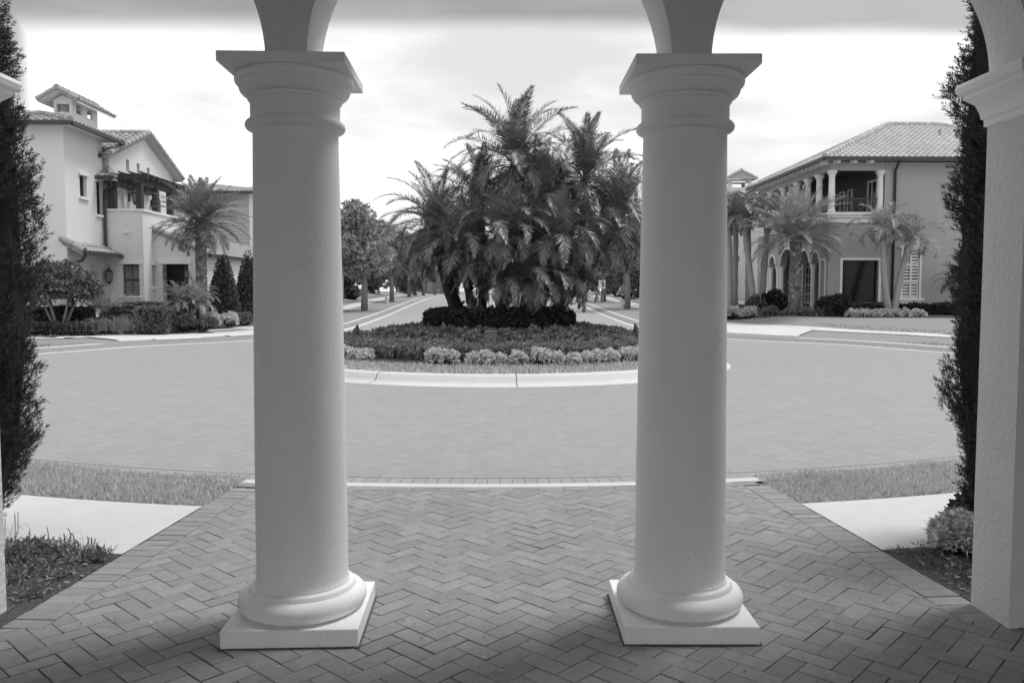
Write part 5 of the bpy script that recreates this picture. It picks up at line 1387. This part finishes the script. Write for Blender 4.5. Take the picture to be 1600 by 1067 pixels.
for k, (x, y, s, m, lab) in enumerate([(-9.95,28.7,.34,'hedge_pale','pale strappy shrub at the foot of the cone shrub'),(-9.45,29.3,.3,'hedge_pale','pale flowering shrub nearest the left column'),(-9.2,30.2,.3,'hedge','green low shrub behind the pale flowering one'),(-10.5,27.75,.3,'hedge_mid','dark low shrub right of the boxy one'),(-9.75,28.05,.24,'hedge','small round shrub at the lawn edge under the palms')]):
    shrub('low_shrub', lab, 'shrub', x, y, .28, s, s*.8, m, 260, .085, 520+k, NARROW+LEAF_S, 'low shrubs by the left house')
shrub('rose_bush', 'loose shrub growing under the low garage wall window', 'shrub', -12.0, 31.6, .38, .45, .5, 'hedge', 320, .09, 530)

# ------------------------------------------------------------------ planting round the right house
hedge_box('hedge', 'clipped hedge under the picture window', 'hedge', 14.9, 17.6, 35.7, 36.5, .3, 1.02, 'hedge_mid', 240, .09, .06, 6)
hedge_box('dark_hedge', 'dark hedge under the shuttered window', 'hedge', 18.0, 23.5, 35.2, 36.3, .3, .95, 'hedge_dark', 200, .10, .08, 7)
shrub('dark_bush', 'large dark bush between the thick palm and the white flower bed', 'shrub', 14.55, 34.9, .3, .72, .55, 'hedge_dark', 900, .10, 540)
for k in range(7):
    shrub('flowering_shrub', 'pale low flowering shrub in the row before the ringed palms', 'shrub', 14.95+k*.46, 34.1+.05*(k%2), .25, .30, .27, 'hedge_pale', 260, .075, 550+k, LEAF_S, 'pale flowering shrubs before the picture window', 26)
shrub('rose_bush', 'rounded dark bush dotted with white flowers below the arches', 'shrub', 13.0, 38.2, .35, .62, .62, 'hedge_dark', 700, .09, 560, flowers=90)
shrub('rose_bush', 'smaller white flowered bush left of the thick palm', 'shrub', 12.0, 37.6, .35, .45, .5, 'hedge_mid', 420, .09, 561, flowers=60)
for k, (x, y, s, m, fl, lab) in enumerate([(10.75,37.4,.42,'hedge_pale',40,'pale flowering shrub nearest the right column'),(11.45,36.9,.4,'hedge_pale',30,'second pale shrub from the right column'),(12.1,35.9,.42,'hedge',0,'green mounded shrub left of the thick palm foot'),(12.75,35.2,.38,'hedge',20,'green shrub at the foot of the thick palm'),
        (13.35,34.9,.4,'hedge',10,'green shrub right of the thick palm foot'),(13.9,34.7,.36,'hedge_mid',0,'low dark shrub beside the large dark bush'),(11.5,38.3,.45,'hedge_mid',0,'dark shrub among the slender palm stems')]):
    shrub('low_shrub', lab, 'shrub', x, y, .27, s, s*.72, m, 300, .085, 570+k, NARROW+LEAF_S, 'low shrubs by the right house', fl)
tuft('spiky_plant', 'spiky dark plant beside the picture window frame', 17.1, 35.3, .3, 40, .95, .03, 'hedge_dark', .07, 90)
tuft('spiky_plant', 'low bronze tuft between shrubs and dark bush', 13.5, 34.4, .25, 60, .5, .02, 'hedge_mid', .12, 91)
# street-side shrubs seen between the columns
for k, (x, y, s, m, lab) in enumerate([(-9.95+-.6,44,.55,'hedge_pale','pale bush by the left sidewalk nearest the column'),(-10.7,47,.6,'hedge','green bush by the left sidewalk before the utility box'),(-10.9,51,.5,'hedge_mid','dark bush by the left sidewalk behind the utility box'),(-11.0,63,.7,'hedge','bush far along the left sidewalk'),
        (10.6,56,.55,'hedge_pale','pale bush by the right sidewalk left of the utility box'),(10.7,52,.55,'hedge','green bush by the right sidewalk nearest the column'),(10.5,66,.7,'hedge_pale','pale bush behind the white sign'),(10.8,72,.8,'hedge_mid','dark bush far along the right sidewalk')]):
    shrub('roadside_bush', lab, 'shrub', x, y, float(g_out(x, y))-.02, s, s*.75, m, 300, .12, 600+k, LEAF_S, 'bushes along the sidewalks')

# ------------------------------------------------------------------ street furniture
def sign():
    x, y = 7.5, 58.0; z = float(g_out(x, y)); o = thing('street_sign', 'white rectangular sign on a black post on the right verge', 'sign', (x, y, z))
    b = MB(); b.box(x-.04, x+.04, y-.04, y+.04, z-.1, z+1.62); b.build('post', M['darkmetal'], o)
    b = MB(); b.box(x-.23, x+.23, y-.065, y-.042, z+1.0, z+1.6); s = b.build('panel', M['signface'], o)
    b = MB()
    for i, (zz, w) in enumerate(((1.5,.30),(1.45,.34),(1.40,.26),(1.33,.30),(1.28,.2))): b.box(x-w/2, x+w/2, y-.071, y-.067, z+zz-.012, z+zz+.012)
    b.box(x-.02, x+.12, y-.071, y-.067, z+1.08, z+1.2); b.build('print', M['signink'], s)
sign()
def util(label, x, y, w, d_, h, m='utility', name='utility_box'):
    z = float(g_out(x, y)); o = thing(name, label, 'utility box', (x, y, z))
    b = MB(); b.box(x-w/2-.06, x+w/2+.06, y-d_/2-.06, y+d_/2+.06, z-.1, z+.07); b.build('pad', M['kerb'], o)
    b = MB(); b.box(x-w/2, x+w/2, y-d_/2, y+d_/2, z+.07, z+h-.06); b.build('cabinet', M[m], o, bevel=.02)
    b = MB(); b.box(x-w/2-.03, x+w/2+.03, y-d_/2-.03, y+d_/2+.03, z+h-.06, z+h); b.build('lid', M[m], o)
util('low dark utility box beside the left sidewalk', -10.35, 50.5, .72, .6, .55)
util('low dark utility box beside the right sidewalk, touching the right column', 10.7, 58, .8, .6, .55)
def post(label, x, y, h=.5):
    z = float(g_out(x, y)); o = thing('marker_post', label, 'post', (x, y, z), 0, 'short pale posts by the street trees')
    b = MB(); b.lathe([(.12,z-.05),(.12,z+h-.06),(.10,z+h-.02),(.03,z+h)], x, y, 10); b.build('body', M['pale'], o, smooth=40)
    b = MB(); b.lathe([(.135,z+h-.14),(.135,z+h-.09)], x, y, 10); b.build('band', M['kerb'], o)
post('short pale post beside the nearest right street tree', 7.62, 49.6, .62); post('short pale post right of the white sign', 7.75, 60.0, .6); post('short pale post far down the right verge', 7.7, 78, .6); post('short pale post on the left verge before the second tree', -7.5, 56.5, .5)
def street_lamp(label, x, y):
    z = float(g_out(x, y)); o = thing('street_lamp', label, 'street lamp', (x, y, z), 0, 'black street lamps')
    b = MB(); b.lathe([(.17,z-.05),(.17,z+.25),(.11,z+.32),(.10,z+.6),(.06,z+.7),(.05,z+3.3),(.09,z+3.34),(.04,z+3.4)], x, y, 12); b.build('pole', M['darkmetal'], o, smooth=40)
    b = MB(); b.lathe([(.07,z+3.4),(.19,z+3.75),(.15,z+4.0)], x, y, 10); b.build('lamp_glass', M['lamp'], o)
    b = MB(); b.lathe([(.22,z+4.0),(.16,z+4.1),(.03,z+4.25),(.02,z+4.4)], x, y, 10); b.build('cap', M['darkmetal'], o)
street_lamp('black street lamp on the left verge below the palm fronds', -7.9, 80); street_lamp('black street lamp on the right verge behind drooping fronds', 7.5, 73)
def uplight(label, x, y, lean):
    z = mound(math.hypot(x-CX, y-CY)); o = thing('garden_light', label, 'garden light', (x, y, z), 0, 'pointed garden lights on the island')
    b = MB(); b.tube([(x,y,z-.05),(x,y,z+.24)], .015, 6); b.build('stake', M['darkmetal'], o)
    b = MB(); b.tube([(x-.02*lean,y,z+.18),(x,y,z+.26),(x+.06*lean,y,z+.48)], [.085,.10,.012], 12); b.build('shade', M['darkmetal'], o)
uplight('black pointed garden light on the left rim of the island', -3.02, 17.6, 1); uplight('black pointed garden light on the right rim of the island', 3.05, 17.6, -1)
z = mound(2.75); o = thing('irrigation_box', 'small grey box half hidden in the island shrubs', 'box', (-.1, CY-2.95, z))
b = MB(); b.box(-.2, .0, CY-3.0, CY-2.88, z, z+.36); b.build('body', M['fence'], o, bevel=.01); b = MB(); b.box(-.215, .015, CY-3.015, CY-2.865, z+.36, z+.385); b.build('lid', M['fence'], o)
# board fence and pale wall at the end of the street
def fence(label, x0, x1, y, h):
    z = float(g_road(y))+.1; o = thing('board_fence', label, 'fence', ((x0+x1)/2, y, z))
    b = MB(); n = int((x1-x0)/.3)
    for i in range(n): b.box(x0+i*.3+.01, x0+i*.3+.29, y-.03, y, z, z+h)
    b.build('boards', M['fence'], o)
    for i in range(n//8+1):
        p = MB(); p.box(x0+i*2.4-.07, x0+i*2.4+.07, y-.12, y-.035, z, z+h+.1); p.build('post', M['fence'], o)
fence('grey board fence across the left far end of the street', -16, -6.5, 132, 3.0)
w = thing('gate_wall', 'low pale wall at the far right end of the street', 'wall', (10, 128, 1.1)); b = MB(); b.box(7.2, 13, 128, 128.4, 1.0, 2.9); b.build('wall', M['wall_l'], w); b = MB(); b.box(7.1, 13.1, 127.9, 128.5, 2.9, 3.05); b.build('coping', M['trim'], w)
w = thing('pale_van_wall', 'small pale kiosk at the right end of the street', 'kiosk', (8.3, 112, 1.1)); w.name = 'kiosk'; b = MB(); b.box(7.6, 9.4, 112, 113.6, 1.05, 3.2); b.build('wall', M['wall_l'], w); b = MB(); b.add([(7.4,111.8,3.2),(9.6,111.8,3.2),(9.6,113.8,3.2),(7.4,113.8,3.2),(8.5,112.8,3.9)], [(0,1,4),(1,2,4),(2,3,4),(3,0,4),(3,2,1,0)]); b.build('roof', M['tile'], w)
